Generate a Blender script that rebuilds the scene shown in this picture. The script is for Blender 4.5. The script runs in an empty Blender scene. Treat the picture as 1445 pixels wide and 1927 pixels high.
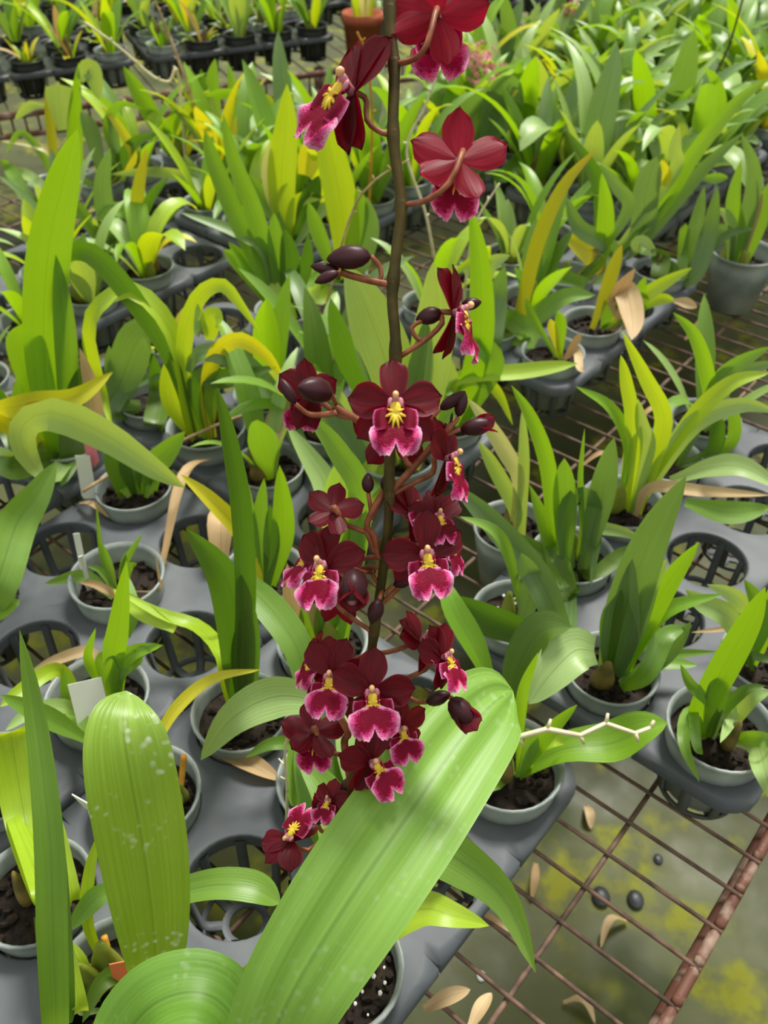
import bpy, bmesh, math, random
from mathutils import Vector, Matrix, noise
RN = random.Random(11)
COL = bpy.context.scene.collection
F, TH, H = 1700.0, math.radians(41.7), .645
CT, ST = math.cos(TH), math.sin(TH)
CAM = Vector((0, 0, H))
rad = math.radians

# ---------- where a sight line meets the place ----------
def W(px, py, d):
    u = (px-722.5)/F*d; v = (py-963.5)/F*d
    return Vector((u, d*CT-v*ST, H-d*ST-v*CT))
def Z(px, py, h):
    return W(px, py, (H-h)/(ST+(py-963.5)/F*CT))
def YP(px, py, y):                       # meets the upright plane at distance y
    v = (py-963.5)/F
    return W(px, py, y/(CT-v*ST))
def depth(p): return p.y*CT+(H-p.z)*ST
def pix(p):
    d = depth(p); return 722.5+F*p.x/d, 963.5+F*((H-p.z)*CT-p.y*ST)/d
def slot(a, b, z=0): return Vector((.6428*a+.766*b, .766*a-.6428*b, z))
ROT = rad(50)
CR = Matrix(((1, 0, 0), (0, ST, -CT), (0, CT, ST)))     # right / up / toward the viewer

# ---------- materials ----------
def lin(c):
    return tuple((x/255/12.92 if x/255 <= .04045 else ((x/255+.055)/1.055)**2.4) for x in c)+(1,)
class NT:
    def __init__(s, name):
        s.m = bpy.data.materials.new(name); s.m.use_nodes = True; s.t = s.m.node_tree; s.t.nodes.clear()
        s.out = s.n('ShaderNodeOutputMaterial')
    def n(s, t, **k):
        x = s.t.nodes.new(t)
        for a, v in k.items():
            if a[0] == '_': x.inputs[int(a[1:])].default_value = v
            else: setattr(x, a, v)
        return x
    def l(s, a, ai, b, bi): s.t.links.new(a.outputs[ai], b.inputs[bi])
    def math(s, op, a, b=None, c=None, clamp=False):
        x = s.n('ShaderNodeMath', operation=op, use_clamp=clamp)
        for i, v in enumerate((a, b, c)):
            if v is None: continue
            if isinstance(v, (int, float)): x.inputs[i].default_value = v
            else: s.t.links.new(v, x.inputs[i])
        return x.outputs[0]
    def mix(s, f, a, b):
        x = s.n('ShaderNodeMix', data_type='RGBA')
        for i, v in ((0, f), (6, a), (7, b)):
            if isinstance(v, (int, float, tuple)): x.inputs[i].default_value = v
            else: s.t.links.new(v, x.inputs[i])
        return x.outputs[2]
    def noise(s, scale, detail=3, coord=None, vec=None):
        x = s.n('ShaderNodeTexNoise'); x.inputs['Scale'].default_value = scale; x.inputs['Detail'].default_value = detail
        if vec is not None: s.t.links.new(vec, x.inputs['Vector'])
        else:
            c = s.n('ShaderNodeTexCoord'); s.t.links.new(c.outputs[coord or 'Object'], x.inputs['Vector'])
        return x.outputs['Fac']
    def ramp(s, f, lo, hi):
        x = s.n('ShaderNodeMapRange'); x.inputs['From Min'].default_value = lo; x.inputs['From Max'].default_value = hi
        s.t.links.new(f, x.inputs['Value']); return x.outputs[0]
    def bsdf(s, col, rough=.5, spec=.5, bump=None, bstr=.3, bdist=.001, **k):
        b = s.n('ShaderNodeBsdfPrincipled')
        if isinstance(col, tuple): b.inputs['Base Color'].default_value = col
        else: s.t.links.new(col, b.inputs['Base Color'])
        if isinstance(rough, float): b.inputs['Roughness'].default_value = rough
        else: s.t.links.new(rough, b.inputs['Roughness'])
        b.inputs['Specular IOR Level'].default_value = spec
        for q, v in k.items(): b.inputs[q.replace('_', ' ')].default_value = v
        if bump is not None:
            x = s.n('ShaderNodeBump'); x.inputs['Strength'].default_value = bstr; x.inputs['Distance'].default_value = bdist
            s.t.links.new(bump, x.inputs['Height']); s.l(x, 0, b, 'Normal')
        return b
    def done(s, b, trans=None, f=.3):
        if trans is None: s.t.links.new(b.outputs[0], s.out.inputs[0]); return s.m
        t = s.n('ShaderNodeBsdfTranslucent')
        if isinstance(trans, tuple): t.inputs[0].default_value = trans
        else: s.t.links.new(trans, t.inputs[0])
        m = s.n('ShaderNodeMixShader'); m.inputs[0].default_value = f
        s.l(b, 0, m, 1); s.l(t, 0, m, 2); s.l(m, 0, s.out, 0); return s.m

def leafmat(name, c1, c2, tr, spots=0., f=.36, rough=.42, tip=None, blot=False):
    s = NT(name)
    uv = s.n('ShaderNodeUVMap'); sp = s.n('ShaderNodeSeparateXYZ'); s.l(uv, 0, sp, 0)
    U, V = sp.outputs[0], sp.outputs[1]
    mid = s.math('ABSOLUTE', s.math('SUBTRACT', U, .5))
    rib = s.math('SUBTRACT', 1., s.math('MULTIPLY', mid, 30., clamp=True))
    oi = s.n('ShaderNodeObjectInfo')
    n1 = s.noise(14, 3)
    f1 = s.math('ADD', s.math('MULTIPLY', n1, 1.1), s.math('MULTIPLY', oi.outputs['Random'], .7))
    f1 = s.math('SUBTRACT', f1, .4, clamp=True)
    c = s.mix(f1, lin(c1), lin(c2))
    st = s.math('MULTIPLY', s.math('SINE', s.math('MULTIPLY', U, 75.)), .25)
    # long streaks
    cv = s.n('ShaderNodeCombineXYZ'); s.t.links.new(s.math('MULTIPLY', U, 26.), cv.inputs[0]); s.t.links.new(s.math('MULTIPLY', V, 1.6), cv.inputs[1])
    sk = s.noise(1., 2, vec=cv.outputs[0])
    c = s.mix(s.math('MULTIPLY', s.ramp(sk, .45, .75), .22), c, lin(tuple(min(255, x*1.22+14) for x in c2)))
    c = s.mix(s.math('MULTIPLY', rib, .45), c, lin(tuple(x*.62 for x in c1)))
    if tip: c = s.mix(s.ramp(s.math('ADD', V, s.math('MULTIPLY', n1, .3)), .92, 1.18), c, lin(tip))
    if spots:
        vo = s.n('ShaderNodeTexVoronoi', feature='SMOOTH_F1'); vo.inputs['Scale'].default_value = 190
        tc = s.n('ShaderNodeTexCoord'); s.l(tc, 'Object', vo, 'Vector')
        m = s.math('MULTIPLY', s.math('SUBTRACT', 1., s.ramp(vo.outputs['Distance'], .12, .34), clamp=True), s.ramp(s.noise(30, 2), .5, .62))
        c = s.mix(s.math('MULTIPLY', m, spots), c, lin((222, 230, 205)))
    if blot:
        dv = s.math('MULTIPLY', s.math('SUBTRACT', V, .52), 9.); du = s.math('MULTIPLY', s.math('SUBTRACT', U, .3), 2.6)
        q = s.math('ADD', s.math('ADD', s.math('MULTIPLY', dv, dv), s.math('MULTIPLY', du, du)), s.math('MULTIPLY', s.noise(60, 3), .6))
        c = s.mix(s.math('SUBTRACT', 1., s.ramp(q, .65, .95), clamp=True), c, lin((196, 120, 20)))
        c = s.mix(s.math('SUBTRACT', 1., s.ramp(q, .45, .6), clamp=True), c, lin((92, 48, 18)))
    b = s.bsdf(c, rough, .6, bump=s.math('ADD', st, s.math('MULTIPLY', sk, 2.)), bstr=.22, bdist=.0004)
    return s.done(b, lin(tr), f)
LM = {
 'd': leafmat('leaf_dark_green', (62, 92, 24), (98, 126, 37), (104, 150, 15)),
 'g': leafmat('leaf_mid_green', (88, 128, 36), (128, 165, 64), (149, 190, 23)),
 'b': leafmat('leaf_bright_green', (96, 142, 22), (140, 180, 42), (172, 215, 11)),
 'l': leafmat('leaf_lime', (142, 176, 28), (176, 206, 60), (211, 225, 15)),
 'y': leafmat('leaf_yellow', (196, 190, 22), (222, 212, 58), (235, 220, 20)),
 'p': leafmat('leaf_pale_green', (136, 168, 86), (172, 202, 130), (183, 200, 54)),
 's': leafmat('leaf_grey_green', (84, 114, 62), (132, 160, 98), (127, 160, 46)),
 'c': leafmat('leaf_cream', (200, 196, 120), (222, 214, 160), (225, 215, 120)),
 't': leafmat('leaf_dry_tan', (168, 132, 88), (212, 186, 142), (210, 160, 90), f=.25, rough=.7),
 'o': leafmat('leaf_olive', (136, 136, 26), (172, 160, 40), (183, 180, 23), tip=(216, 160, 46)),
 'n': leafmat('leaf_brown_spotted_yellow', (190, 188, 20), (214, 208, 44), (225, 215, 20), blot=True),
 'P': leafmat('leaf_limescale_spotted', (120, 158, 40), (156, 190, 78), (183, 205, 31), spots=.8, rough=.42),
 'B': leafmat('leaf_broad_glossy', (104, 152, 46), (142, 184, 80), (144, 195, 19), spots=.2, rough=.48),
}
def plain(name, c, rough=.5, spec=.5, c2=None, sc=40, trans=None, f=.3, bstr=0., bd=.001, lo=.35, hi=.7, **k):
    s = NT(name); n = s.noise(sc, 4)
    col = s.mix(s.ramp(n, lo, hi), lin(c), lin(c2)) if c2 else lin(c)
    return s.done(s.bsdf(col, rough, spec, bump=n if bstr else None, bstr=bstr, bdist=bd, **k), lin(trans) if trans else None, f)
M_tray = plain('tray_grey_plastic', (66, 71, 77), .56, .35, (98, 102, 105), 11, bstr=.12)
M_black = plain('tray_black_plastic', (34, 37, 40), .38, .5, (62, 66, 70), 12)
M_cup = plain('pot_clear_plastic', (128, 137, 136), .34, .5, (168, 175, 172), 30, trans=(190, 198, 190), f=.35)
M_cupd = plain('pot_dark_plastic', (30, 32, 33), .35, .5, (52, 54, 54), 30)
M_soil = plain('bark_mix', (16, 12, 8), .85, .3, (48, 36, 24), 120, bstr=1., bd=.004)
M_perl = plain('perlite', (215, 215, 208), .8)
M_bulb = plain('pseudobulb_green', (112, 128, 36), .45, .5, (158, 160, 60), 25, trans=(150, 180, 30), f=.12)
M_bulbb = plain('pseudobulb_brown', (88, 80, 34), .6, .4, (140, 118, 60), 40)
M_stub = plain('cut_stub', (178, 122, 30), .6, .4, (206, 150, 50), 60)
M_stem = plain('spike_stem', (56, 50, 18), .5, .22, (84, 72, 30), 90)
M_ped = plain('pedicel_brown', (120, 66, 40), .45, .3, (170, 104, 74), 150, trans=(200, 120, 60), f=.1)
M_bract = plain('bract', (70, 52, 26), .6, .2, (104, 76, 44), 200)
M_dry = plain('dry_stem', (150, 118, 84), .7, .3, (196, 172, 132), 60)
M_pale = plain('pale_dry_spike', (204, 190, 150), .6, .3, (226, 216, 182), 60)
M_bud = plain('bud_dark', (34, 10, 15), .42, .32, (78, 28, 38), 130, trans=(120, 10, 30), f=.12)
M_budp = plain('bud_tip_mauve', (120, 72, 84), .5, .4, (150, 100, 108), 90)
M_yel = plain('callus_yellow', (236, 200, 30), .4, .4, (246, 226, 96), 300, trans=(250, 210, 30), f=.25)
M_anth = plain('anther_cap', (222, 166, 110), .35, .5, (236, 190, 140), 200)
M_colm = plain('column_pink', (186, 96, 124), .4, .4, (226, 176, 178), 300, trans=(230, 120, 140), f=.25)
M_lab = plain('label_white', (214, 216, 206), .5)
M_labo = plain('label_orange', (236, 122, 72), .5)
M_labp = plain('label_pink', (232, 130, 150), .5)
M_terra = plain('terracotta', (160, 84, 60), .8, .2, (182, 104, 76), 30)
M_wire = plain('rusty_wire', (74, 58, 48), .7, .4, (128, 100, 84), 70, bstr=.4)
M_rust = plain('rust_and_zinc', (96, 60, 46), .65, .4, (138, 116, 100), 45, bstr=.6, lo=.47, hi=.6)
M_pinkf = plain('small_pink_petal', (206, 132, 138), .5, .3, (226, 168, 168), 80, trans=(230, 150, 150), f=.3)

def petalmat(name, c1, c2, tr, f):
    s = NT(name)
    uv = s.n('ShaderNodeUVMap'); sp = s.n('ShaderNodeSeparateXYZ'); s.l(uv, 0, sp, 0); U, V = sp.outputs[0], sp.outputs[1]
    oi = s.n('ShaderNodeObjectInfo')
    cv = s.n('ShaderNodeCombineXYZ'); s.t.links.new(s.math('MULTIPLY', U, 14.), cv.inputs[0]); s.t.links.new(s.math('MULTIPLY', V, 1.5), cv.inputs[1]); s.t.links.new(s.math('MULTIPLY', oi.outputs['Random'], 30.), cv.inputs[2])
    vn = s.noise(1., 2, vec=cv.outputs[0])
    c = s.mix(s.ramp(vn, .35, .7), lin(c1), lin(c2))
    e = s.math('ABSOLUTE', s.math('SUBTRACT', U, .5))
    c = s.mix(s.math('MULTIPLY', s.ramp(e, .44, .5), .5), c, lin((150, 40, 70)))
    return s.done(s.bsdf(c, .46, .22, bump=vn, bstr=.2, bdist=.0006), lin(tr), f)
M_pet = petalmat('petal_burgundy', (66, 6, 16), (104, 12, 28), (190, 10, 40), .26)
M_pet_backlit = petalmat('petal_burgundy_backlit', (100, 6, 24), (146, 12, 44), (235, 10, 60), .42)  # burgundy petal against the sky; the backlight is painted in as brighter colour
def lipmat():
    s = NT('lip_pink_and_crimson')
    a = s.n('ShaderNodeAttribute', attribute_name='pat')
    nz = s.noise(34, 4, 'Generated'); nf = s.noise(11, 2, 'Generated')
    v = s.math('ADD', a.outputs['Fac'], s.math('MULTIPLY', s.math('SUBTRACT', nz, .5), .75))
    v = s.math('ADD', v, s.math('MULTIPLY', s.math('SUBTRACT', nf, .5), .4))
    c = s.mix(s.ramp(v, .36, .54), lin((134, 0, 46)), lin((212, 68, 134)))
    c = s.mix(s.ramp(v, .6, .86), c, lin((236, 168, 200)))
    c = s.mix(s.math('MULTIPLY', s.ramp(s.math('SUBTRACT', .45, v), .1, .4), .55), c, lin((92, 0, 26)))
    return s.done(s.bsdf(c, .5, .15, bump=nz, bstr=.5, bdist=.0008), lin((200, 20, 84)), .18)
M_lip = lipmat()
def floormat():
    s = NT('wet_algae_floor')
    n1 = s.noise(2.2, 5); n2 = s.noise(9, 4); n3 = s.noise(30, 3)
    c = s.mix(s.ramp(n1, .38, .62), lin((50, 54, 16)), lin((82, 86, 50)))
    m = s.math('MULTIPLY', s.ramp(n2, .5, .6), s.ramp(n3, .4, .62))
    c = s.mix(m, c, lin((112, 114, 8)))
    c = s.mix(s.ramp(s.noise(5, 3), .58, .66), c, lin((50, 58, 14)))
    return s.done(s.bsdf(c, s.ramp(n2, -.2, 1.1), .22, bump=n3, bstr=.15, bdist=.004))
M_floor = floormat()

# ---------- mesh tools ----------
class MB:
    def __init__(s): s.v = []; s.f = []; s.uv = {}; s.pat = {}; s.smooth = True
    def add(s, p): s.v.append(tuple(p)); return len(s.v)-1
    def grid(s, rows, uvs=None, close=False):
        idx = [[s.add(p) for p in r] for r in rows]; m = len(rows[0])
        if uvs:
            for i, r in enumerate(idx):
                for j, k in enumerate(r): s.uv[k] = uvs[i][j]
        for i in range(len(rows)-1):
            for j in range(m if close else m-1):
                k = (j+1) % m
                s.f.append((idx[i][j], idx[i][k], idx[i+1][k], idx[i+1][j]))
        return idx
    def tube(s, pts, rs, n=8, cap=True):
        if not hasattr(rs, '__len__'): rs = [rs]*len(pts)
        rows = []; up = Vector((.13, .21, .97)); prev = None
        for i, p in enumerate(pts):
            t = (pts[min(i+1, len(pts)-1)]-pts[max(i-1, 0)]).normalized()
            a = (prev if prev is not None else (up if abs(t.z) < .9 else Vector((1, 0, 0))))
            a = (a-t*a.dot(t)).normalized(); prev = a; b = t.cross(a)
            rows.append([p+(a*math.cos(q)+b*math.sin(q))*rs[i] for q in [2*math.pi*k/n for k in range(n)]])
        idx = s.grid(rows, close=True)
        if cap: s.f.append(tuple(idx[0][::-1])); s.f.append(tuple(idx[-1]))
    def lathe(s, prof, n=24, c=Vector((0, 0, 0)), wob=0):
        rows = [[c+Vector((r*math.cos(2*math.pi*k/n)*(1+wob*math.sin(k*5)), r*math.sin(2*math.pi*k/n), z)) for k in range(n)] for r, z in prof]
        s.grid(rows, close=True)
    def blob(s, c, r, n=8, m=6, mat=None):
        rows = []
        for i in range(m+1):
            a = math.pi*i/m
            row = []
            for k in range(n):
                q = 2*math.pi*k/n
                p = Vector((r[0]*max(math.sin(a), .02)*math.cos(q), r[1]*max(math.sin(a), .02)*math.sin(q), r[2]*math.cos(a)))
                row.append(c+(mat @ p if mat else p))
            rows.append(row)
        s.grid(rows, close=True)
    def box(s, c, d, m=None):
        i0 = len(s.v)
        for x in (-1, 1):
            for y in (-1, 1):
                for z in (-1, 1):
                    p = Vector((x*d[0]/2, y*d[1]/2, z*d[2]/2)); s.add(c+(m @ p if m else p))
        for q in ((0, 1, 3, 2), (4, 6, 7, 5), (0, 4, 5, 1), (2, 3, 7, 6), (0, 2, 6, 4), (1, 5, 7, 3)): s.f.append(tuple(i0+k for k in q))
    def mesh(s, name, mat, flat=False):
        me = bpy.data.meshes.new(name); me.from_pydata(s.v, [], s.f)
        if s.uv:
            l = me.uv_layers.new(name='UVMap')
            for lp in me.loops: l.data[lp.index].uv = s.uv.get(lp.vertex_index, (0, 0))
        if s.pat:
            a = me.attributes.new('pat', 'FLOAT', 'POINT')
            for k, v in s.pat.items(): a.data[k].value = v
        me.materials.append(mat)
        if not flat: me.polygons.foreach_set('use_smooth', [True]*len(me.polygons))
        me.update(); return me
def link(name, me, parent=None, loc=None, mtx=None, mat=None):
    o = bpy.data.objects.new(name, me); COL.objects.link(o); o.parent = parent
    if mtx is not None: o.matrix_local = mtx
    elif loc is not None: o.location = loc
    if mat is not None and me is not None:
        o.material_slots[0].link = 'OBJECT'; o.material_slots[0].material = mat
    return o
LABELS = set()
def tag(o, label=None, cat=None, group=None, kind=None):
    if label: o['label'] = label
    if cat: o['category'] = cat
    if group: o['group'] = group
    if kind: o['kind'] = kind
    if cat:
        if label in LABELS and not group: print('DUP LABEL', label)
        LABELS.add(label)
    return o
def thing(name, loc, label, cat, group=None, rz=0):
    o = link(name, None, None, loc); o.rotation_euler.z = rz; o.empty_display_size = .02
    return tag(o, label, cat, group)
def spline(P, n):
    m = len(P)
    if m == 2: P = [P[0], (P[0]+P[1])/2, P[1]]; m = 3
    out = []
    for i in range(n+1):
        t = i/n*(m-1); k = min(int(t), m-2); t -= k
        p0 = P[k-1] if k else P[0]*2-P[1]; p1, p2 = P[k], P[k+1]; p3 = P[k+2] if k+2 < m else P[-1]*2-P[-2]
        out.append(.5*((2*p1)+(p2-p0)*t+(2*p0-5*p1+4*p2-p3)*t*t+(3*p1-p0-3*p2+p3)*t**3))
    return out
def lw(t, base=.4, mx=.5, tp=1.8):                 # leaf half width along its length
    if t < mx: q = t/mx; return base+(1-base)*(q*q*(3-2*q))**.8
    q = (t-mx)/(1-mx); return max(.015, (1-q**tp)**.75)
def leaf_mesh(pts, w, fold=.28, tw=0, base=.4, mx=.5, tp=1.8, n=16, cross=5, pleat=0, fixed=None, org=None, curl=0):
    P = spline(pts, n); rows = []; uvs = []
    org = org or Vector((0, 0, 0)); pw = None
    us = [-1+2*k/(cross-1) for k in range(cross)]
    for i, p in enumerate(P):
        t = i/n; T = (P[min(i+1, n)]-P[max(i-1, 0)]).normalized()
        if fixed is not None: wv = fixed-T*fixed.dot(T)
        else:
            v = (p-CAM).normalized(); wv = T.cross(v)
        if wv.length < .15 and pw is not None: wv = pw
        wv = wv.normalized()
        if pw is not None and wv.dot(pw) < 0: wv = -wv
        if pw is not None: wv = (wv*.6+pw*.4); wv = (wv-T*wv.dot(T)).normalized()
        pw = wv.copy()
        N = wv.cross(T)
        if fixed is None:
            if N.dot(CAM-p) < 0: N = -N
        elif N.z < 0: N = -N
        a = rad(tw+curl*t); wd = wv*math.cos(a)+N*math.sin(a); nn = N*math.cos(a)-wv*math.sin(a)
        hw = w/2*lw(t, base, mx, tp)
        rows.append([p-org+wd*(hw*u)+nn*(hw*fold*abs(u)**1.3+pleat*hw*math.sin(u*9.5+.5)*(1-abs(u)**4)*math.sin(min(1, t*3)*1.57)) for u in us])
        uvs.append([((u+1)/2, t) for u in us])
    b = MB(); b.grid(rows, uvs); return b

# ---------- shared shapes: pots, mix, trays ----------
def pot_mesh(mat, name='pot', rt=.0415, rb=.030, top=.02, bot=-.056):
    b = MB(); dz = top-bot
    rtray = rb+(rt-rb)*(-bot/dz)
    prof = [(.004, bot+.001), (rb-.003, bot), (rb, bot+.003), (rt-.0035, -.002), (rt-.0028, .006), (rt-.0034, .0075), (rt-.0026, .012), (rt-.003, top-.004), (rt, top-.002), (rt, top), (rt-.0018, top+.0006), (rt-.0042, top-.004), (rt-.0052, 0), (rb-.003, bot+.004), (.004, bot+.004)]
    b.lathe(prof, 32, wob=.004); return b.mesh(name, mat)
POT = pot_mesh(M_cup); POTD = pot_mesh(M_cupd, 'dark_pot')
def mix_mesh(seed, chunks=46):
    r = random.Random(seed); b = MB(); rows = []
    for i in range(7):
        q = .0005+.0358*i/6
        rows.append([Vector((q*math.cos(a), q*math.sin(a), .004+.004*noise.noise(Vector((q*90*math.cos(a), q*90*math.sin(a), seed)))+.002*(1-i/6))) for a in [2*math.pi*k/20 for k in range(20)]])
    b.grid(rows, close=True)
    for _ in range(chunks):
        a = r.random()*6.28; q = .033*math.sqrt(r.random()); s = r.uniform(.0015, .0045)
        M = Matrix.Rotation(r.random()*6, 3, 'X') @ Matrix.Rotation(r.random()*6, 3, 'Z')
        b.blob(Vector((q*math.cos(a), q*math.sin(a), .0065+s*.3)), (s*1.4, s, s*.6), 5, 3, M)
    return b.mesh('potting_mix', M_soil, flat=True)
MIX = [mix_mesh(i) for i in range(3)]
def perlite_mesh(seed, n=40):
    r = random.Random(seed); b = MB()
    for _ in range(n):
        a = r.random()*6.28; q = .034*math.sqrt(r.random()); s = r.uniform(.0008, .0018)
        b.blob(Vector((q*math.cos(a), q*math.sin(a), .0105)), (s, s*1.2, s), 5, 3)
    return b.mesh('perlite', M_perl, flat=True)
PERL = perlite_mesh(3)
def bulb_mesh(mat):
    b = MB(); b.lathe([(.001, -.004), (.0085, 0), (.0125, .008), (.0122, .018), (.009, .032), (.0055, .043), (.003, .05), (.0006, .051)], 12)
    b.v = [(x, y*.6, z) for x, y, z in b.v]; return b.mesh('pseudobulb', mat)
BULB, BULBB = bulb_mesh(M_bulb), bulb_mesh(M_bulbb)

def tray_top(nr, nc, pit):
    b = MB(); N = 32; hp = pit/2
    for i in range(nr):
        for j in range(nc):
            c = Vector(((i-(nr-1)/2)*pit, (j-(nc-1)/2)*pit, 0))
            ang = [2*math.pi*k/N for k in range(N)]
            rings = []
            for r, z in ((.0385, -.012), (.0391, -.004), (.0397, -.0008), (.0405, .0), (.0415, .0002)):
                rings.append([c+Vector((r*math.cos(a), r*math.sin(a), z)) for a in ang])
            out = []; skirt = []; edges = []
            for a in ang:
                ca, sa = math.cos(a), math.sin(a)
                cx = (i == 0 and ca < 0) or (i == nr-1 and ca > 0); cy = (j == 0 and sa < 0) or (j == nc-1 and sa > 0)
                m = max(abs(ca), abs(sa)); r = hp/m
                if cx and cy: r = min(r, hp*1.17)
                x, y = r*ca, r*sa
                edge = (cx and abs(ca) >= m-.001 or cy and abs(sa) >= m-.001 or (cx and cy))
                if edge: x *= .972; y *= .972
                edges.append(edge); z = 0. if not edge else -.0008
                out.append(c+Vector((x, y, z)))
                skirt.append((c+Vector((x*1.006, y*1.006, -.013))) if edge else c+Vector((x, y, -.003)))
            rings += [[p.lerp(q, .5)+Vector((0, 0, .0002)) for p, q in zip(rings[-1], out)], out, skirt]
            idx = b.grid(rings, close=True)
            for k in range(N):
                if not (edges[k] or edges[(k+1) % N]):
                    f = (idx[-2][k], idx[-2][(k+1) % N], idx[-1][(k+1) % N], idx[-1][k]); b.f.remove(f)
    return b
def basket_mesh(name, mat):
    b = MB(); n = 8
    for k in range(n):
        a = 2*math.pi*k/n; ca, sa = math.cos(a), math.sin(a); w = .0042
        R_ = Matrix.Rotation(a, 3, 'Z')
        rows = []
        for r, z in ((.0392, -.006), (.0375, -.03), (.0345, -.060), (.030, -.063), (.0165, -.0635)):
            rows.append([R_ @ Vector((r, -w, z)), R_ @ Vector((r, w, z)), R_ @ Vector((r-.0022, w*.8, z+.0018)), R_ @ Vector((r-.0022, -w*.8, z+.0018))])
        b.grid(rows, close=True)
    b.lathe([(.0345, -.058), (.0348, -.0625), (.0315, -.0635), (.0312, -.06), (.0345, -.058)], 32)
    b.lathe([(.0185, -.0615), (.0185, -.0645), (.0130, -.0645), (.0130, -.0615), (.0185, -.0615)], 24)
    return b.mesh(name, mat)
BASK = basket_mesh('cell_basket', M_tray); BASKD = basket_mesh('black_cell_basket', M_black)
TOPS = {}
SLOTS = []        # (Vector, tray index, row, col, free)
def make_tray(rows, cols, phrase, label, dark=False, org=None, ang=None):
    """rows: a of each row, cols: b of each column"""
    pit = abs(rows[1]-rows[0]); key = (len(rows), len(cols), round(pit, 4), dark)
    if key not in TOPS:
        TOPS[key] = tray_top(len(rows), len(cols), pit).mesh('plant_tray', M_black if dark else M_tray)
        bm = bmesh.new(); bm.from_mesh(TOPS[key]); bmesh.ops.remove_doubles(bm, verts=bm.verts, dist=2e-5); bm.to_mesh(TOPS[key]); bm.free()
    ca, cb = sum(rows)/len(rows), sum(cols)/len(cols)
    if org is None: c = slot(ca, cb); rz = ROT
    else: c = org; rz = ang
    o = link('plant_tray', TOPS[key], None, c); o.rotation_euler.z = rz
    tag(o, label, 'plant tray', 'trays of round cells on the benches')
    Mz = Matrix.Rotation(rz, 3, 'Z')
    for i, a in enumerate(rows):
        for j, bb in enumerate(cols):
            l = Vector((a-ca, -(bb-cb), 0))
            link('cell_basket', BASKD if dark else BASK, o, l)
            SLOTS.append([c+Mz @ l, phrase, i, j, len(rows), len(cols), True, dark])
    return o
def rng(a, n, s=.1): return [a+s*k for k in range(n)]

# ---------- setting ----------
b = MB(); b.grid([[Vector((x, y, -.62)) for x in (-6, 6)] for y in (-1.2, 9)])
fl = link('floor', b.mesh('floor', M_floor)); fl['kind'] = 'structure'

def bend(a): return min(-1.74+.88*(a-.92), -1.38)
def main_ok(p):
    a, bb = .6428*p.x+.766*p.y, .766*p.x-.6428*p.y
    return bb > bend(a)+.10 and p.y < 3.7

# bench mesh: wires run along b, bars along a
ZB = -.0665
bench = thing('wire_bench', slot(1, -.9, -.62), 'long bench of rusty wire mesh carrying the grey plant trays', 'bench')
def bp(a, bb, z): return slot(a, bb, z)-slot(1, -.9, -.62)
b = MB(); k = 0; a = .331-.0365*14
while a < 3.9:
    pts = [bp(a, .004, ZB+.002*math.sin(a*31)*.4), bp(a+.001, -.5, ZB-.001), bp(a, -1.0, ZB), bp(a, bend(a), ZB)]
    b.tube(pts, .0019, 6); a += .0365
link('mesh_wires', b.mesh('mesh_wires', M_wire), bench)
b = MB()
for k in range(1, 14): b.tube([bp(-.3+.7*q, -.097*k, ZB-.0042) for q in range(7)], .0024, 6)
for k in range(14, 24):
    ae = (-.097*k+1.74)/.88+.92; b.tube([bp(-.3, -.097*k, ZB-.0042), bp((ae-.3)/2, -.097*k, ZB-.0042), bp(ae, -.097*k, ZB-.0042)], .0024, 6)
link('cross_wires', b.mesh('cross_wires', M_wire), bench)
b = MB(); b.tube([bp(-.3+.7*q, 0, ZB-.004) for q in range(7)], .0047, 10)
for q in range(26): b.blob(bp(-.18+.0365*3*q*.335+.002, .0, ZB+.001), (.005, .005, .004), 6, 4)
link('edge_rail', b.mesh('edge_rail', M_rust), bench)
b = MB(); b.tube([bp(-.3, -.004, ZB-.018), bp(1.6, -.004, ZB-.018), bp(3.9, -.004, ZB-.018)], .006, 8)
link('lower_rail', b.mesh('lower_rail', M_rust), bench)
for aa, bb in ((.1, -.05), (1.7, -.05), (.4, -1.9), (3.4, -.05), (3.4, -1.3)):
    b = MB(); b.tube([bp(aa, bb, ZB-.006), bp(aa, bb, -.62)], .012, 10); link('bench_leg', b.mesh('bench_leg', M_rust), bench)

# trays
make_tray(rng(-.03, 5), rng(-.383, 3), 'nearest grey tray', 'nearest grey plant tray, under the flowering orchid, with empty round cells')
make_tray([.397-.098*k for k in range(4, -1, -1)], rng(-.685, 3), 'grey tray left of the flower spike', 'grey plant tray left of the flower spike, four of its cells empty')
make_tray(rng(.0, 5), rng(-1.005, 3), 'grey tray at the left edge', 'grey plant tray at the left edge, under the tall bright green leaf')
make_tray(rng(.515, 3), rng(-.90, 5), 'grey tray behind the flower spike', 'grey plant tray behind the spike, holding the orange-brown bulb pot')
make_tray(rng(.51, 5), rng(-.268, 3), 'grey tray on the right', 'grey plant tray on the right, two empty black-cross cells beside the broad leaf plant')
make_tray(rng(.92, 4), rng(-.685, 3), 'tray beside the bare wire mesh', 'grey plant tray along the bare wires, with the dead cream leaf hanging over it')
make_tray(rng(.53, 4), rng(-1.28, 3), 'tray with the empty corner cell', 'grey plant tray on the left with an empty corner cell over bare wires')
make_tray(rng(1.40, 5), rng(-.29, 3), 'right edge tray behind bare wires', 'grey plant tray at the right edge behind the bare wire mesh')
ORD = ['first', 'second', 'third', 'fourth', 'fifth', 'sixth', 'seventh', 'eighth', 'ninth']
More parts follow.
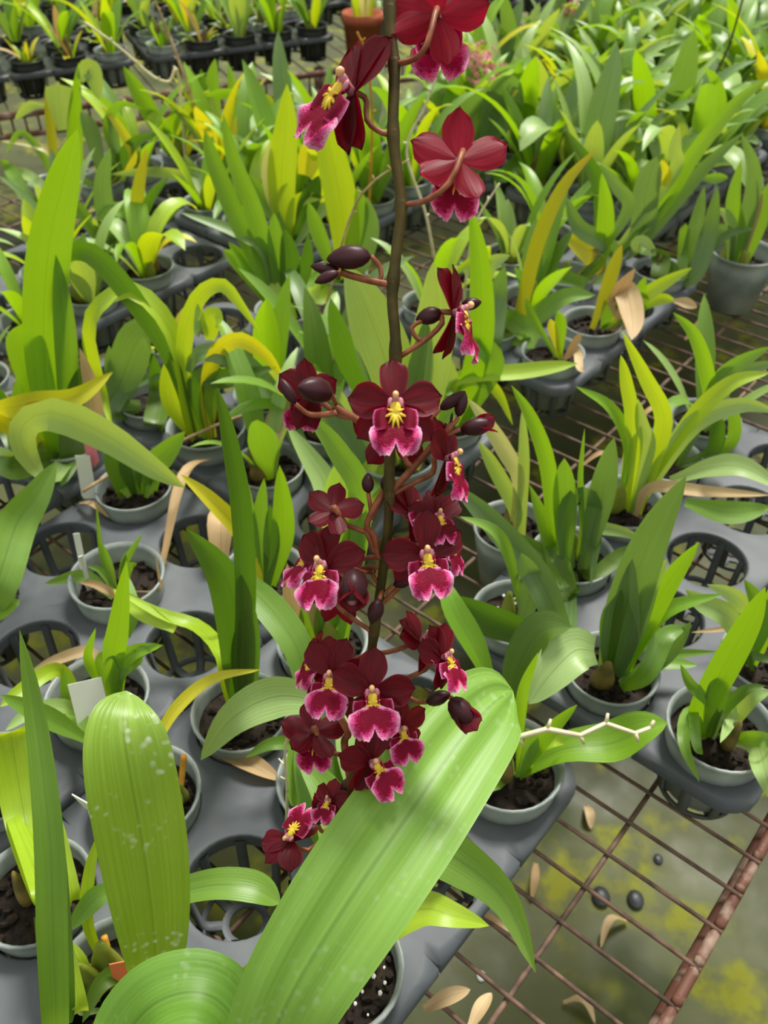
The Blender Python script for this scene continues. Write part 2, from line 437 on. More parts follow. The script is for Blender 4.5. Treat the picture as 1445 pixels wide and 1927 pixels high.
for i in range(6):
    for j in range(7):
        a0 = [.98, 1.40, 1.93, 2.46, 2.99, 3.5][i]; b0 = -.30-.315*(j+1)+(-.06 if i == 0 else .0)
        if i == 0 and j == 0: continue
        if i == 0: a0 = .95; 
        if j == 2 and i == 0: a0 = .98
        c = slot(a0+.2, b0-.1)
        if i == 0: rows = rng(a0, 4)
        else: rows = rng(a0, 5)
        if i >= 1 and j >= 5: continue
        if b0 < -1.9: continue
        px = pix(c)
        if not main_ok(c) or px[0] < -260 or px[0] > 1700 or px[1] < -160: continue
        make_tray(rows, rng(b0-.2, 3), '%s tray from right in %s tray line' % (ORD[j+1 if i in (1, 2, 3) else j], ORD[i]), 'grey tray, %s from the right in the %s line behind the bare wires' % (ORD[j+1 if i in (1, 2, 3) else j], ORD[i]))
for j in range(5):
    c = slot(2.2+.0, .0)
for i, a0 in enumerate((1.93, 2.46)):
    c = slot(a0+.2, -.29)
    if pix(c)[0] < 1650: make_tray(rng(a0, 5), rng(-.29, 3), '%s tray behind the right edge tray' % ORD[i], 'grey plant tray, %s one behind the tray at the right edge' % ORD[i])

# ---------- leaves and plants ----------
def put_leaf(root, base, spec, name='leaf'):
    """spec: 'mat width | x,y[,h] x,y[,h] ... | opts' in sight-line coordinates; base: where the plant stands"""
    q = spec.split('|'); mk, w = q[0].split(); w = float(w); op = {}
    if len(q) > 2:
        for z in q[2].split():
            k, v = z.split('='); op[k] = float(v)
    lean = op.pop('lean', 0); nobase = op.pop('nb', 0)
    pts = []
    for t in q[1].split():
        c = [float(x) for x in t.split(',')]
        if len(c) == 3: pts.append(Z(c[0], c[1], c[2]/100))
        else:
            p = YP(c[0], c[1], base.y+lean/100)
            if p.z < .022: p = Z(c[0], c[1], .022)
            pts.append(p)
    bb = pix(base)
    b0 = Vector((base.x, base.y, max(base.z, .004)))
    d0 = pts[0]-b0; off = Vector((d0.x, d0.y, 0)); 
    if off.length > .02: off = off.normalized()*.02
    b0 = b0+off*.8
    if not nobase:
        if d0.length < .03: pts[0] = b0
        else: pts = [b0]+pts
    ww = w/F*sum(depth(p) for p in pts)/len(pts)
    kw = dict(fold=op.get('fold', .28), tw=op.get('tw', RN.uniform(-14, 14)), base=op.get('base', .42), mx=op.get('mx', .5), tp=op.get('tp', 1.8), curl=op.get('curl', 0))
    if 'cross' in op: kw['cross'] = int(op['cross']); kw['pleat'] = op.get('pleat', .04); kw['n'] = 34
    me = leaf_mesh(pts, ww, org=root.location, **kw).mesh('leaf', LM[mk])
    dead = mk in 'tc'
    o = link('dry_leaf' if mk == 't' else name, me, root)
    if mk in 'yn': o['label'] = 'yellow leaf'
    if mk == 't': o['label'] = 'dry tan leaf'
    if mk == 'c': o['label'] = 'cream yellow leaf'
    return o
def free_slot(p, r=.06):
    best = None
    for s in SLOTS:
        d = (s[0]-Vector((p.x, p.y, 0))).length
        if best is None or d < best[0]: best = (d, s)
    if best and best[0] < r: best[1][6] = False; return best[1]
    return None
def plant(label, bx, by, leaves, bulbs=1, ps=1., dark=False, pot=True, snap=True, tilt=0, perl=False, stub=None, mi=None, cat='orchid plant'):
    p = Z(bx, by, .012); p.z = 0
    if snap:
        s = free_slot(p)
        if s: p = s[0].copy()
    if not pot: p.z = 0
    root = thing('potted_orchid', p, label, cat)
    if pot:
        sc = Matrix.Diagonal((ps, ps, ps, 1)) @ Matrix.Rotation(RN.random()*6, 4, 'Z')
        link('pot', POTD if dark else POT, root, mtx=Matrix.Translation((0, 0, .004*(ps-1)*10)) @ Matrix.Rotation(rad(tilt), 4, 'Y') @ sc)
        link('potting_mix', MIX[RN.randrange(3) if mi is None else mi], root, mtx=Matrix.Diagonal((ps, ps, 1, 1)))
        if perl: tag(link('perlite', PERL, root), kind='stuff')
    for k in range(bulbs):
        a = RN.random()*6.28; q = .007+.009*k
        link('pseudobulb', BULB if RN.random() < .6 else BULBB, root, mtx=Matrix.Translation((q*math.cos(a), q*math.sin(a), .007)) @ Matrix.Rotation(RN.uniform(-.25, .25), 4, 'X') @ Matrix.Rotation(RN.random()*3, 4, 'Z') @ Matrix.Scale(RN.uniform(.6, .95), 4))
    base = Vector((p.x, p.y, .008))
    for l in leaves.split(';'):
        l = l.strip()
        if l: put_leaf(root, base, l)
    return root
def rod(root, name, pts, r, mat, label=None, n=8):
    b = MB(); b.tube([p-root.location for p in spline(pts, 10)], r, n); o = link(name, b.mesh(name, mat), root)
    if label: o['label'] = label
    return o
def plabel(root, name, x, y, h, w, l, mat, lean=0, rz=0, lab=None):
    """a plant label pushed into the mix: thin slab with a pointed foot"""
    c = Z(x, y, h)-root.location; b = MB(); t = .0004
    pr = [(-w/2, l/2), (w/2, l/2), (w/2, -l*.3), (0, -l/2), (-w/2, -l*.3)]
    M = Matrix.Rotation(rz, 3, 'Z') @ Matrix.Rotation(lean, 3, 'X')
    a = [b.add(c+M @ Vector((u, -t, v))) for u, v in pr]; d = [b.add(c+M @ Vector((u, t, v))) for u, v in pr]
    b.f.append(tuple(a)); b.f.append(tuple(d[::-1]))
    for k in range(5): b.f.append((a[k], a[(k+1) % 5], d[(k+1) % 5], d[k]))
    o = link(name, b.mesh(name, mat, flat=True), root)
    if lab: o['label'] = lab
    return o

# ---- plants that stand out in the photograph, nearest first ----
pA = plant('small orchid with twisted bright leaves in clear cup, white card in the pot', 192, 1300, '''
b 44|213,1240 222,1180 238,1055|tw=5; b 34|225,1260 250,1228 306,1214; b 20|182,1275 165,1235 180,1182; g 17|198,1290 188,1240 214,1234 226,1262|nb=0;
g 34|214,1280 245,1240 292,1210; g 40|165,1385,6 140,1330 118,1255|nb=1 base=.6; g 40|163,1392,6 90,1350,9 0,1308,12|nb=1; p 30|125,1330,5 60,1340,6 10,1375,6; l 30|110,1260,5 40,1300,6 0,1330,6;
t 22|175,1229,4 110,1240,3 50,1270,2; b 18|230,1270 262,1240 250,1222''', bulbs=1, ps=1.06)
plabel(pA, 'name_card', 172, 1335, .045, .026, .05, M_lab, lean=-.5, rz=.3, lab='blank white card')
pB = plant('lime orchid with a broad upright blunt leaf at the left edge', 6, 1500, '''
l 82|90,1690,9 50,1560 22,1395 18,1378|tp=4 mx=.75 fold=.2 tw=0 base=.3; g 22|40,1480 20,1440 0,1400;
l 30|128,1700,6 118,1600,9 95,1490,11|tw=10; b 26|10,1500 0,1440 -20,1380''', bulbs=1)
pC = plant('tall narrow blue-green leafed orchid at the bottom left', 20, 1800, '''
g 54|104,1960,6 100,1780,14 92,1560,20 66,1340,25 37,1186,29|tw=6 mx=.45 base=.6 fold=.4 nb=0;
d 40|118,1930,7 112,1700,13 104,1480,16|tw=-35; l 28|150,1900,7 130,1800,10 112,1690,11''', bulbs=1)
pD = plant('orchid with the big limescale-spotted leaf, orange label in its cup', 235, 1845, '''
P 160|292,1835,6 288,1740,10 270,1600,15 244,1450,20 232,1360,22 238,1300,22|tw=4 base=.42 mx=.55 tp=2.7 fold=.16 cross=9 pleat=.012;
l 24|190,1810,3 165,1740,7 168,1640,10 190,1560,12; g 40|225,1670,9 180,1690,9 128,1752,7|nb=1; g 62|300,1690,8 400,1666,10 480,1672,10 528,1700,9|nb=1 tw=-20 base=.8 mx=.6;
l 40|140,1870,2 150,1820,4 130,1770,5; d 36|235,1830,4 190,1850,5 155,1925,4; p 20|152,1900,3 150,1860,4 148,1830,5''', bulbs=0, ps=1.1, perl=False)
for x, y, r in ((150, 1835, .2), (180, 1860, .1), (215, 1850, -.1)):
    link('pseudobulb', BULB, pD, mtx=Matrix.Translation(Z(x, y, .012)-pD.location) @ Matrix.Rotation(r, 4, 'X') @ Matrix.Scale(1.0, 4))
rod(pD, 'cut_stub', [Z(210, 1815, .02), Z(204, 1790, .035), Z(196, 1762, .045)], .0022, M_stub)
plabel(pD, 'plant_label', 252, 1870, .03, .02, .06, M_labo, lean=-.3, rz=.2, lab='orange label')
plabel(pD, 'plant_label', 168, 1520, .10, .016, .03, M_lab, lean=.2, rz=-.5, lab='white label tip')
pE = plant('orchid whose glossy folded leaf fills the bottom left corner', 330, 2090, '''
B 150|230,2060,9 235,1960,11 290,1890,13.5 370,1868,14 430,1905,13 455,1990,11|tw=-28 base=.7 mx=.55 tp=4 fold=.22 cross=11 pleat=.03;
l 34|420,1940,8 450,1850,10 500,1790,12|nb=0''', bulbs=1)
pF = plant('yellow-leafed orchid with orange cut stub in the cup left of the spike', 330, 1490, '''
y 24|285,1415,7 330,1335,9 400,1277,10 490,1260,10|tw=0 base=.6 nb=1 mx=.4;
g 18|300,1480,3 290,1440,5 287,1410,7''', bulbs=0, ps=1.04)
link('pseudobulb', BULB, pF, mtx=Matrix.Translation(Z(330, 1515, .014)-pF.location) @ Matrix.Scale(.62, 4))
link('pseudobulb', BULB, pF, mtx=Matrix.Translation(Z(345, 1505, .012)-pF.location) @ Matrix.Scale(.45, 4))
rod(pF, 'cut_stub', [Z(340, 1480, .03), Z(343, 1455, .038), Z(346, 1422, .052)], .0024, M_stub)
pG = plant('orchid with one very tall slim dark leaf in the cup behind the yellow leaf', 440, 1345, '''
d 44|455,1270 460,1120 452,960 430,830 408,728|tw=25 base=.75 mx=.35 tp=2.6; d 78|456,1290 450,1180 420,1080 350,995|tw=-8 base=.5 mx=.5 fold=.4;
l 34|425,1290 415,1230 370,1180,5 300,1155,6 215,1110,8|tw=30; d 50|456,1320 458,1230 470,1130''', bulbs=1, ps=1.0)
rod(pG, 'dry_stub', [Z(470, 1310, .02), Z(474, 1270, .03), Z(476, 1225, .045)], .0026, M_dry)
pH = plant('broad-leafed orchid in the cup directly behind the lower blossoms', 560, 1435, '''
p 80|610,1320,9 520,1310,9 440,1350,8 378,1430,4|tw=-10 nb=1 base=.6 mx=.4 tp=1.5; g 62|578,1290,6 550,1200,9 470,1110,11 390,1088,12|tw=10 base=.5 mx=.6 fold=.2;
g 62|630,1590,4 590,1500,7 556,1400,9|tw=20; d 55|640,1560,4 620,1460,7 600,1370,9|tw=-30; p 90|700,1500,5 670,1400,8 650,1290,10|tw=10;
g 50|600,1500,3 560,1500,6 545,1400,9; g 26|560,1405,4 510,1400,5 462,1425,4; g 70|640,1600,6 620,1500,8 560,1420,9''', bulbs=2)
plant('small two-leafed orchid in the clear cup between two empty round cells', 258, 950, '''
d 52|232,905 222,870 208,825|base=.8 tw=5; g 48|288,880 312,850 348,812|base=.5 tw=10; b 22|236,918 222,908 206,900; b 20|275,920 288,905 302,900; d 42|250,905 246,880 240,840; d 36|270,905 272,890 280,860''', bulbs=0, ps=1.0)
pI = plant('seedling with thin spreading leaves and two white labels in its cup', 228, 1110, '''
g 26|205,1110 160,1085 84,1098|tw=-10; g 10|212,1100 192,1050 181,950|tw=20 base=.8; g 16|212,1100 205,1065 192,1022; g 14|225,1095 235,1060 268,1004; g 14|222,1090 232,1070 236,1040;
b 15|232,1105 242,1070 258,1060; g 42|236,1200,4 240,1150,6 236,1080,7|nb=1; l 36|330,1185,5 270,1150,6 213,1108,7|nb=1; t 16|210,1115,3 180,1100,4 150,1096,4; t 5|300,1110,2 298,1080,4 293,1040,6; g 12|215,1110 190,1075 165,1065''', bulbs=0, ps=1.1)
plabel(pI, 'plant_label', 155, 1060, .035, .006, .065, M_lab, lean=-.25, rz=.1, lab='narrow white label')
plabel(pI, 'plant_label', 163, 1085, .025, .004, .06, M_lab, lean=.1, rz=.5, lab='narrow white label')
plant('orchid at the left edge with a single wide mid green pointed leaf', -25, 1110, '''
g 76|-10,1110,7 30,990,10 70,930,12 106,868,14|tw=5 base=.75 mx=.35 fold=.2; b 24|-10,1160,3 20,1140,5 36,1128,5; g 22|-30,1100 -60,1040 -80,980''', perl=True, bulbs=0)
plant('green fan orchid with one yellow leaf in the cup left of the middle blossoms', 500, 1090, '''
b 44|510,1090 532,1000 526,876|tw=5; g 30|500,1085 490,990 497,900; g 26|488,1085 470,980 455,880; y 34|492,1100 455,1010 400,945 340,893|nb=0 tw=15 base=.5; d 32|500,1100 512,1020 508,950''', bulbs=0)
plant('broad green orchid behind the middle of the spike, partly papery-sheathed', 580, 1190, '''
g 55|585,1180 610,1090 600,1010; t 30|560,1170 545,1120 540,1060; g 60|605,1190 640,1080 690,960 ; g 50|600,1180 660,1060 650,960; g 44|680,960 635,850 575,775|nb=0 tw=10 base=.6; b 44|640,1150 665,1020 660,900;t 26|600,1190 590,1140 575,1110''', bulbs=2)
pJ = plant('large orchid on the left with a towering bright leaf and a pink label', 120, 895, '''
b 82|108,850 85,700 88,500 118,340 146,243|tw=8 base=.7 mx=.45 tp=1.5 fold=.22; b 70|92,830 70,720 50,650 45,608|tw=-5 base=.7 mx=.6 tp=3; g 44|125,830 122,650 105,480|tw=20 base=.9;
n 46|-10,785,9 60,760,12 140,748,13 212,700,14|nb=0 tw=8; p 66|90,900,6 46,850,13 44,800,16 100,776,17 200,818,13 290,880,9 348,918,6|tw=25 nb=0 base=.5 mx=.6; d 60|80,880 20,800 -30,700; d 50|60,870,5 20,880,7 -10,860,8;
g 44|40,850 38,760 42,690; d 50|135,860 142,760 150,690; t 34|180,840 172,740 150,655|base=.4; g 22|110,905 130,885 148,868; p 44|20,870,6 0,860,8 -20,850,8''', bulbs=1, ps=1.12)
plabel(pJ, 'plant_label', 172, 850, .05, .012, .04, M_labp, lean=-.1, lab='pink label')
plabel(pJ, 'plant_label', 163, 905, .02, .016, .06, M_lab, lean=-.25, lab='faded white label')
pK = plant('arching lime and yellow leafed orchid in the cup with an orange-brown bulb', 378, 800, '''
l 38|348,740 335,660 300,590 245,548 190,575 170,630 195,740,6 214,815,5|tw=35 base=.8 mx=.4 tp=3; l 32|350,760 346,640 372,560 415,535 450,570 490,628|tw=10 base=.7 mx=.4; y 34|388,750 402,670 448,638 500,668 535,715|tw=20 base=.6;
s 48|355,700 372,668 430,672 500,730 560,830 600,905|tw=-20 base=.3 mx=.5 nb=1; l 40|330,770 318,720 320,660|tw=0; d 44|328,690 262,575 180,480 125,478 108,530|tw=-25 base=.4;
p 32|372,600 378,620 372,570|nb=1; l 44|395,640 400,600 420,600|nb=1 fold=.1; d 40|370,720 430,715 520,690|tw=-20; g 36|390,780 400,720 450,690''', bulbs=0, ps=1.12)
for x, y, m, s in ((392, 795, 'o', 1.25), (352, 795, 'g', 1.), (372, 800, 'g', .9)):
    link('pseudobulb', BULB, pK, mtx=Matrix.Translation(Z(x, y, .008)-pK.location) @ Matrix.Scale(s, 4), mat=M_stub if m == 'o' else M_bulb)
rod(pK, 'dry_spike', [Z(155, 925, .03), Z(230, 880, .035), Z(330, 835, .04), Z(420, 795, .045), Z(512, 764, .05)], .0019, M_dry, 'long pale dry flower spike')
plant('grey-green leafed orchid in a dark-sleeved cup behind the arching pale leaf', 262, 760, '''
s 74|214,765 235,700 258,640 282,628|tw=10 base=.5 mx=.7 tp=5 fold=.15; s 28|215,780 250,725 322,702|tw=-20; d 44|290,800 300,740 285,660; g 20|200,740 165,650 168,600|base=.8; s 30|230,760 210,700 205,650''', bulbs=1)
plant('broad pale orchid right behind the spike with wide smooth upright leaves', 735, 905, '''
p 104|742,745 720,660 685,570 650,500|tw=12 fold=.1 base=.45 mx=.5 tp=1.5; d 60|690,745 655,660 622,560|tw=-40 base=.6 mx=.6; p 80|800,760 812,660 822,570 815,494|tw=-12 fold=.12 base=.6; s 60|770,780 790,680 800,600|tw=30;
p 70|720,880 640,790 600,730 560,700|tw=-10; l 66|700,900 650,850 620,790|tw=10; p 50|640,950,5 600,890,8 540,800,12|tw=15 nb=0; g 34|760,860 830,790 870,780; l 70|650,1000,4 640,930,7 650,850,10|tw=0; s 40|690,880 620,760 575,690''', bulbs=2, ps=1.15)
plant('lime orchid right of the spike with two leaves arching to the right', 905, 775, '''
l 32|850,725 895,706 980,700 1088,684|nb=0 base=.6 tw=-20 mx=.7 tp=3; l 26|850,740 890,712 935,735 965,800|tw=20; b 48|880,740 905,630 902,500 885,385|tw=8 base=.8; g 40|930,690 890,640 830,590|tw=10; p 40|850,760 840,700 820,640''', bulbs=1)
plant('yellowing orchid whose cream leaf slants down beside the bare wires', 965, 1000, '''
c 32|975,905 950,850 915,795 880,750|nb=0 tw=10; p 22|985,990 985,880 983,766|tw=10 base=.9; p 30|970,960 930,880 900,830''', bulbs=1)
pM = plant('dark blue-green fan orchid with one leaf folded over, right of the spike', 1105, 1085, '''
s 54|1062,1185,3 1010,1080,7 920,975,10 850,910,12|tw=12 base=.5 mx=.5; g 46|1065,1110 1040,1030 996,912|tw=-15 base=.7; b 32|1040,1000 1030,880 1000,790 962,725|tw=15; g 44|1062,1060 1065,960 1062,862|tp=3;
s 52|1105,1060 1135,930 1156,824|tw=-20; s 46|1070,1060 1062,980 1078,938 1108,940 1122,1000 1112,1105|tw=40 base=.8 mx=.5 fold=.1; p 24|1110,1000 1160,998 1216,1018|nb=0; d 40|1075,1120 1030,1050 960,1000; g 12|1095,1000 1092,900 1100,806;
d 30|1120,1080 1180,1040 1240,1050''', bulbs=1, ps=1.0)
pN = plant('orchid with a wide dark arched leaf in the cup right of the middle blossoms', 945, 1140, '''
g 26|990,1150 960,1060 930,1000 865,972|tw=30; s 46|985,1165 1000,1100 980,1040; d 66|1030,1200,3 930,1168,6 845,1122,8|tw=-25 base=.5 mx=.5 nb=1; b 50|925,1290,4 895,1220,7 850,1140,10 838,1090,11|tw=20 nb=1;
d 72|965,1325,3 978,1250,6 1020,1185,9 1075,1180,10|tw=-25 nb=1 base=.6 mx=.6; p 88|1118,1225,7 1080,1225,8 1035,1270,7 995,1325,5|tw=10 nb=1 base=.6 mx=.4; d 40|960,1160,3 900,1150,6 850,1160,7''', bulbs=1, perl=True)
pO = plant('orchid with a broad dark upright leaf and light tips, right front cup', 1155, 1275, '''
s 80|1160,1220 1185,1120 1230,1000 1291,896|tw=8 base=.6 mx=.5 tp=1.6; s 50|1180,1210 1182,1130 1190,1052|tw=-15; b 44|1200,1200 1255,1100 1315,1020|tw=10; b 36|1195,1220 1250,1150 1358,1118|tw=-10; p 34|1200,1180 1225,1100 1255,1052;
g 22|1180,1270 1245,1236 1350,1226|tw=10 mx=.4; g 30|1175,1270 1240,1250 1312,1252|tw=-20; g 40|1215,1270,5 1250,1200,7 1290,1180,7; d 40|1150,1240 1150,1170 1170,1110; s 36|1230,1250 1270,1210 1300,1170''', bulbs=2, ps=1.0)
pP = plant('orchid with one long shiny leaf and pale bare spike, corner of the near tray', 980, 1475, '''
b 84|990,1425 1060,1410 1150,1400 1210,1372 1256,1360|tw=-25 base=.35 mx=.55 tp=1.7; b 26|985,1430 978,1350 985,1290 1012,1228|tw=30; b 30|1000,1420 1040,1370 1086,1326; g 30|970,1440 945,1425 905,1435|nb=0; g 34|960,1450 930,1470 905,1490;
l 24|1010,1410 1040,1395 1062,1400; g 26|960,1430 940,1380 960,1340; g 30|985,1450 1000,1400 990,1370''', bulbs=1, ps=1.08, mi=0)
sp_ = [Z(950, 1395, .075), Z(975, 1387, .08), Z(1030, 1372, .09), Z(1092, 1384, .09), Z(1140, 1361, .09), Z(1195, 1380, .088), Z(1224, 1369, .086)]
b = MB(); b.tube([p-pP.location for p in sp_], [.0022, .0021, .002, .0018, .0017, .0016, .0014], 8)
for p, (dx, dy) in zip([sp_[1], sp_[2], sp_[3], sp_[4], sp_[5], sp_[6]], ((.004, -.006), (.002, .007), (.003, -.006), (.001, .007), (.003, -.006), (.002, .005))):
    b.tube([p-pP.location, p-pP.location+Vector((dx, dy*.5, dy))], [.0017, .0011], 6)
o = link('bare_flower_spike', b.mesh('bare_flower_spike', M_pale), pP); o['label'] = 'pale dried flower spike with short stubs'
pQ = plant('orchid with drooping curled leaves in the cup at the right tray corner', 1350, 1390, '''
b 54|1315,1345 1360,1260 1410,1170 1440,1105|tw=5 base=.55; g 28|1325,1350 1296,1345 1288,1400,5 1316,1472,3|tw=20; g 20|1305,1340 1310,1400,5 1322,1420,4; p 34|1356,1330 1375,1350 1355,1398,5|tw=0 mx=.4 nb=0; p 30|1375,1370 1410,1320 1450,1300|tw=-15;
p 46|1370,1370 1420,1400 1440,1450,4 1455,1510,2|tw=15; d 40|1345,1350 1350,1300 1380,1260; g 24|1340,1330 1300,1290 1280,1250|nb=0; g 30|1390,1350 1430,1390,5 1460,1400,4; d 22|1360,1340 1400,1300 1440,1290''', bulbs=1, ps=1.08, mi=1)
plant('orchid with pale arching leaves over brown bark, right edge', 1425, 1245, '''
g 46|1420,1200 1430,1150 1400,1090|tw=20; p 44|1400,1210 1370,1160 1320,1135 1290,1110; b 36|1430,1210 1460,1120 1480,1060; t 10|1400,1180,3 1350,1185,3 1300,1190,3; p 34|1410,1160 1380,1120 1330,1100; d 16|1410,1235,4 1440,1240,4 1460,1245,4''', bulbs=0)
plant('bright lime orchid on the right with long narrow leaves fanning out', 1195, 945, '''
l 26|1182,930 1188,800 1178,720 1168,668|tw=5 base=.9; l 34|1222,890 1250,790 1215,710 1170,622|tw=-10 base=.8; l 32|1200,930 1285,810 1370,725 1450,700|tw=-10; p 38|1225,905 1300,800 1390,762 1460,775|tw=15; b 26|1182,850 1150,770 1083,727|tw=30 nb=0;
p 28|1220,850 1208,800 1200,750; p 44|1262,905,5 1340,880,8 1400,880,9 1470,920,8|nb=1 tw=-20; t 24|1225,918,5 1330,925,6 1450,932,6|nb=0; g 44|1290,945,5 1370,965,6 1450,955,6|nb=1; l 24|1190,940 1195,850 1205,800''', bulbs=2, ps=1.05)
plant('green arching orchid on the right edge beside the bare wires', 1330, 860, '''
b 30|1330,760 1328,700 1305,630 1266,588|tw=15; g 34|1340,740 1380,690 1450,652; s 34|1350,720 1400,700 1460,680; g 24|1370,840 1380,780 1350,750; d 30|1340,850 1350,800 1335,760''', bulbs=1)
plant('single-leaf orchid in the clear cup at the tray corner by the bare wires', 1060, 655, '''
b 22|1060,650 1055,610 1048,585; y 18|1062,652 1040,620 1035,600; t 16|1085,660 1090,690 1100,700; t 14|1070,660 1085,640 1095,630; g 14|1055,650 1000,590 990,560''', bulbs=0)
plant('withered orchid with a limp cream leaf at the tray edge by the wires', 1165, 600, '''
t 40|1180,600 1160,560 1195,505 |tw=10; t 46|1150,570 1175,545 1190,600,5 1188,640,4|nb=1 tw=-15; g 30|1150,600 1150,570 1160,555; l 28|1200,565 1245,535 1302,504|tw=5; l 22|1195,585 1240,563 1270,566|nb=1; t 20|1268,566 1290,570 1312,578|nb=1; b 26|1205,580 1205,550 1215,520;
o 26|1120,590 1150,520 1170,460''', bulbs=0)
plant('orchid with a cut hollow stem in the last cup before the bare wires', 1285, 540, '''
g 20|1282,520 1285,480 1290,420|base=1 tp=8 mx=.9; s 34|1305,520 1335,430 1350,350|tw=10; s 30|1290,500 1310,420 1325,350; s 18|1310,490 1370,440 1420,430; d 30|1270,520 1240,490 1225,480; p 34|1200,475 1205,460 1235,480|nb=1; d 34|1240,520 1245,485 1225,470''', bulbs=1)
plant('brown-bulbed orchid in a clear cup at the far right tray corner', 1395, 495, '''
g 30|1390,440 1380,380 1395,300; s 30|1400,440 1420,330 1395,250; g 34|1415,450 1440,380 1460,330; p 20|1380,440 1368,405 1345,392; s 26|1370,440 1330,440 1295,470; t 10|1410,450 1430,380 1425,330''', bulbs=4, ps=1.2)
plant('dense green orchid clump left of the spike, upright narrow leaves', 535, 590, '''
g 36|500,530 440,400 400,300 385,245|tw=10; g 34|515,520 480,400 440,300 420,215|tw=-10; b 30|510,570 470,510 430,455|tw=20; g 36|520,545 490,470 465,430; l 34|545,600 500,530 440,500; d 40|535,560 545,500 535,430; g 32|530,560 520,470 515,400; d 30|550,560 575,500 580,440;
s 30|500,480 450,440 340,400|tw=30 nb=0; b 30|525,560 455,500 420,470''', bulbs=2)
plant('lime-leafed orchid left of the spike, spoon leaf standing straight up', 555, 470, '''
l 54|532,400 530,320 538,240 540,158|tw=0 base=.5 mx=.5; c 30|510,360 505,310 512,262|tw=10; y 42|575,330 582,300 588,262|nb=1 mx=.5 tp=3 base=.7; d 40|560,440 580,380 600,330; g 30|545,450 500,380 470,330; l 26|530,430 560,380 610,370; p 24|560,450 600,400 640,380''', bulbs=1)
plant('pale lime orchid left of the spike, tallest strap leaf behind it', 640, 520, '''
l 60|650,450 640,370 622,290 608,225|tw=5 base=.7 mx=.5 tp=2.5; g 34|660,480 680,400 672,350; g 30|630,500 600,440 580,380; l 34|600,560 580,520 560,480; b 40|640,500 600,540 580,500; s 34|680,500 700,430 690,370''', bulbs=1)
plant('orchid with a thin pale leaf held flat, upper left', 400, 360, '''
p 24|412,352 360,335 290,322 208,328|tw=-30; g 20|400,360 430,300 440,260; l 20|380,380 395,330 385,290; p 26|390,370 370,330 345,290; g 24|420,370 460,330 480,320''', bulbs=1)
plant('olive orchid with slanting upright leaves, upper left', 245, 475, '''
d 20|250,440 285,370 318,332; o 26|250,430 262,350 276,278; g 24|205,470 160,410 130,370; d 42|180,462 220,445 275,485|tw=-20; b 30|260,420 225,395 168,390 ; s 36|205,440 192,350 207,278|tw=5; g 30|260,440 290,420 340,390''', bulbs=1)
plant('grey-green orchid with lance leaves by the left aisle', 190, 345, '''
s 30|192,320 172,250 152,210; b 30|145,330 140,230 148,118|tw=10; p 36|150,150 170,130 188,188|nb=1; g 20|230,330 200,240 225,195 270,205|tw=30; s 20|215,330 215,260 200,210; y 18|250,300 225,240 190,200; d 24|220,320 250,270 300,250''', bulbs=1)
plant('olive-stemmed orchid with torn pale leaf by the left aisle', 100, 350, '''
o 18|105,340 95,240 86,160|base=.8; p 50|118,245 112,200 110,158|nb=1 tp=8 mx=.8 base=.4 fold=.1; c 15|96,292 60,272 0,265|tw=20; p 18|85,200 55,200 28,225|nb=1; g 14|85,300 40,250 10,290; p 22|90,360 40,325 0,345; g 26|60,380 20,320 0,300''', bulbs=1)
plant('bright green orchid with one tall slanting blade, left aisle side', 320, 290, '''
b 34|320,280 275,200 232,125|tw=8; l 24|330,280 300,230 262,200; o 28|345,270 380,210 390,175|nb=0; l 30|340,240 370,200 390,170; g 22|340,260 400,180 470,190 525,270|tw=30; b 22|310,270 330,220 320,190''', bulbs=1)
plant('orchid with sword leaves under the long twig, left of centre', 420, 260, '''
g 26|415,240 400,170 405,110; g 22|420,250 440,190 430,120; d 22|410,240 385,180 378,130; y 14|455,200 452,190 455,175|nb=1; s 26|430,250 470,200 500,170; l 22|500,260 510,200 480,170''', bulbs=1)
plant('orchid with a broad folded blue-green leaf under the second red blossom', 905, 335, '''
s 72|870,290 880,230 905,205 935,215 935,262|tw=30 base=.7 mx=.5 tp=5 fold=.1; s 50|920,280 930,190 960,160 985,200|tw=20; g 30|950,330 990,290 1040,270; d 30|900,330 890,290 870,270; y 14|960,185 968,170 975,160|nb=1; g 36|1000,330 1005,270 1030,240''', bulbs=1)
plant('orchid with olive strap leaf rising across the right background', 985, 640, '''
o 28|975,600 1010,460 1060,350 1122,280|tw=5 base=.6; s 44|925,640 935,560 950,500; g 40|1000,640 960,600 910,600|tw=-10; p 34|900,560 920,500 960,480; l 20|915,470 890,490 830,530|nb=0; g 36|990,610 1060,560 1120,555''', bulbs=1)
plant('bright spear-leafed orchid with an orange-tipped leaf on the right', 1130, 520, '''
b 34|1130,480 1140,400 1132,325|tw=0; y 44|1120,500 1110,475 1062,445|tw=10 mx=.7; s 34|1150,470 1090,430 1065,370|tw=10; s 26|1180,400 1160,350 1130,310|nb=0; p 26|1145,520 1150,480 1120,470; g 34|1100,540 1040,520 1000,520; t 20|1140,500 1145,480 1110,470''', bulbs=1)
plant('grey-green orchid with broad upright leaf and long strap leaves on the right', 1200, 475, '''
s 48|1205,440 1215,360 1235,295|tw=5 tp=4; y 24|1250,350 1252,330 1245,300|nb=1; s 30|1190,470 1260,390 1330,310 1400,248|tw=10 base=.6; b 30|1240,400 1300,300 1380,200 1450,145|tw=-10 base=.5; p 26|1265,330 1270,280 1278,235|nb=0; d 30|1130,390 1120,330 1060,240|nb=0 tw=10; g 20|1320,335 1345,335 1370,334|nb=1''', bulbs=1)

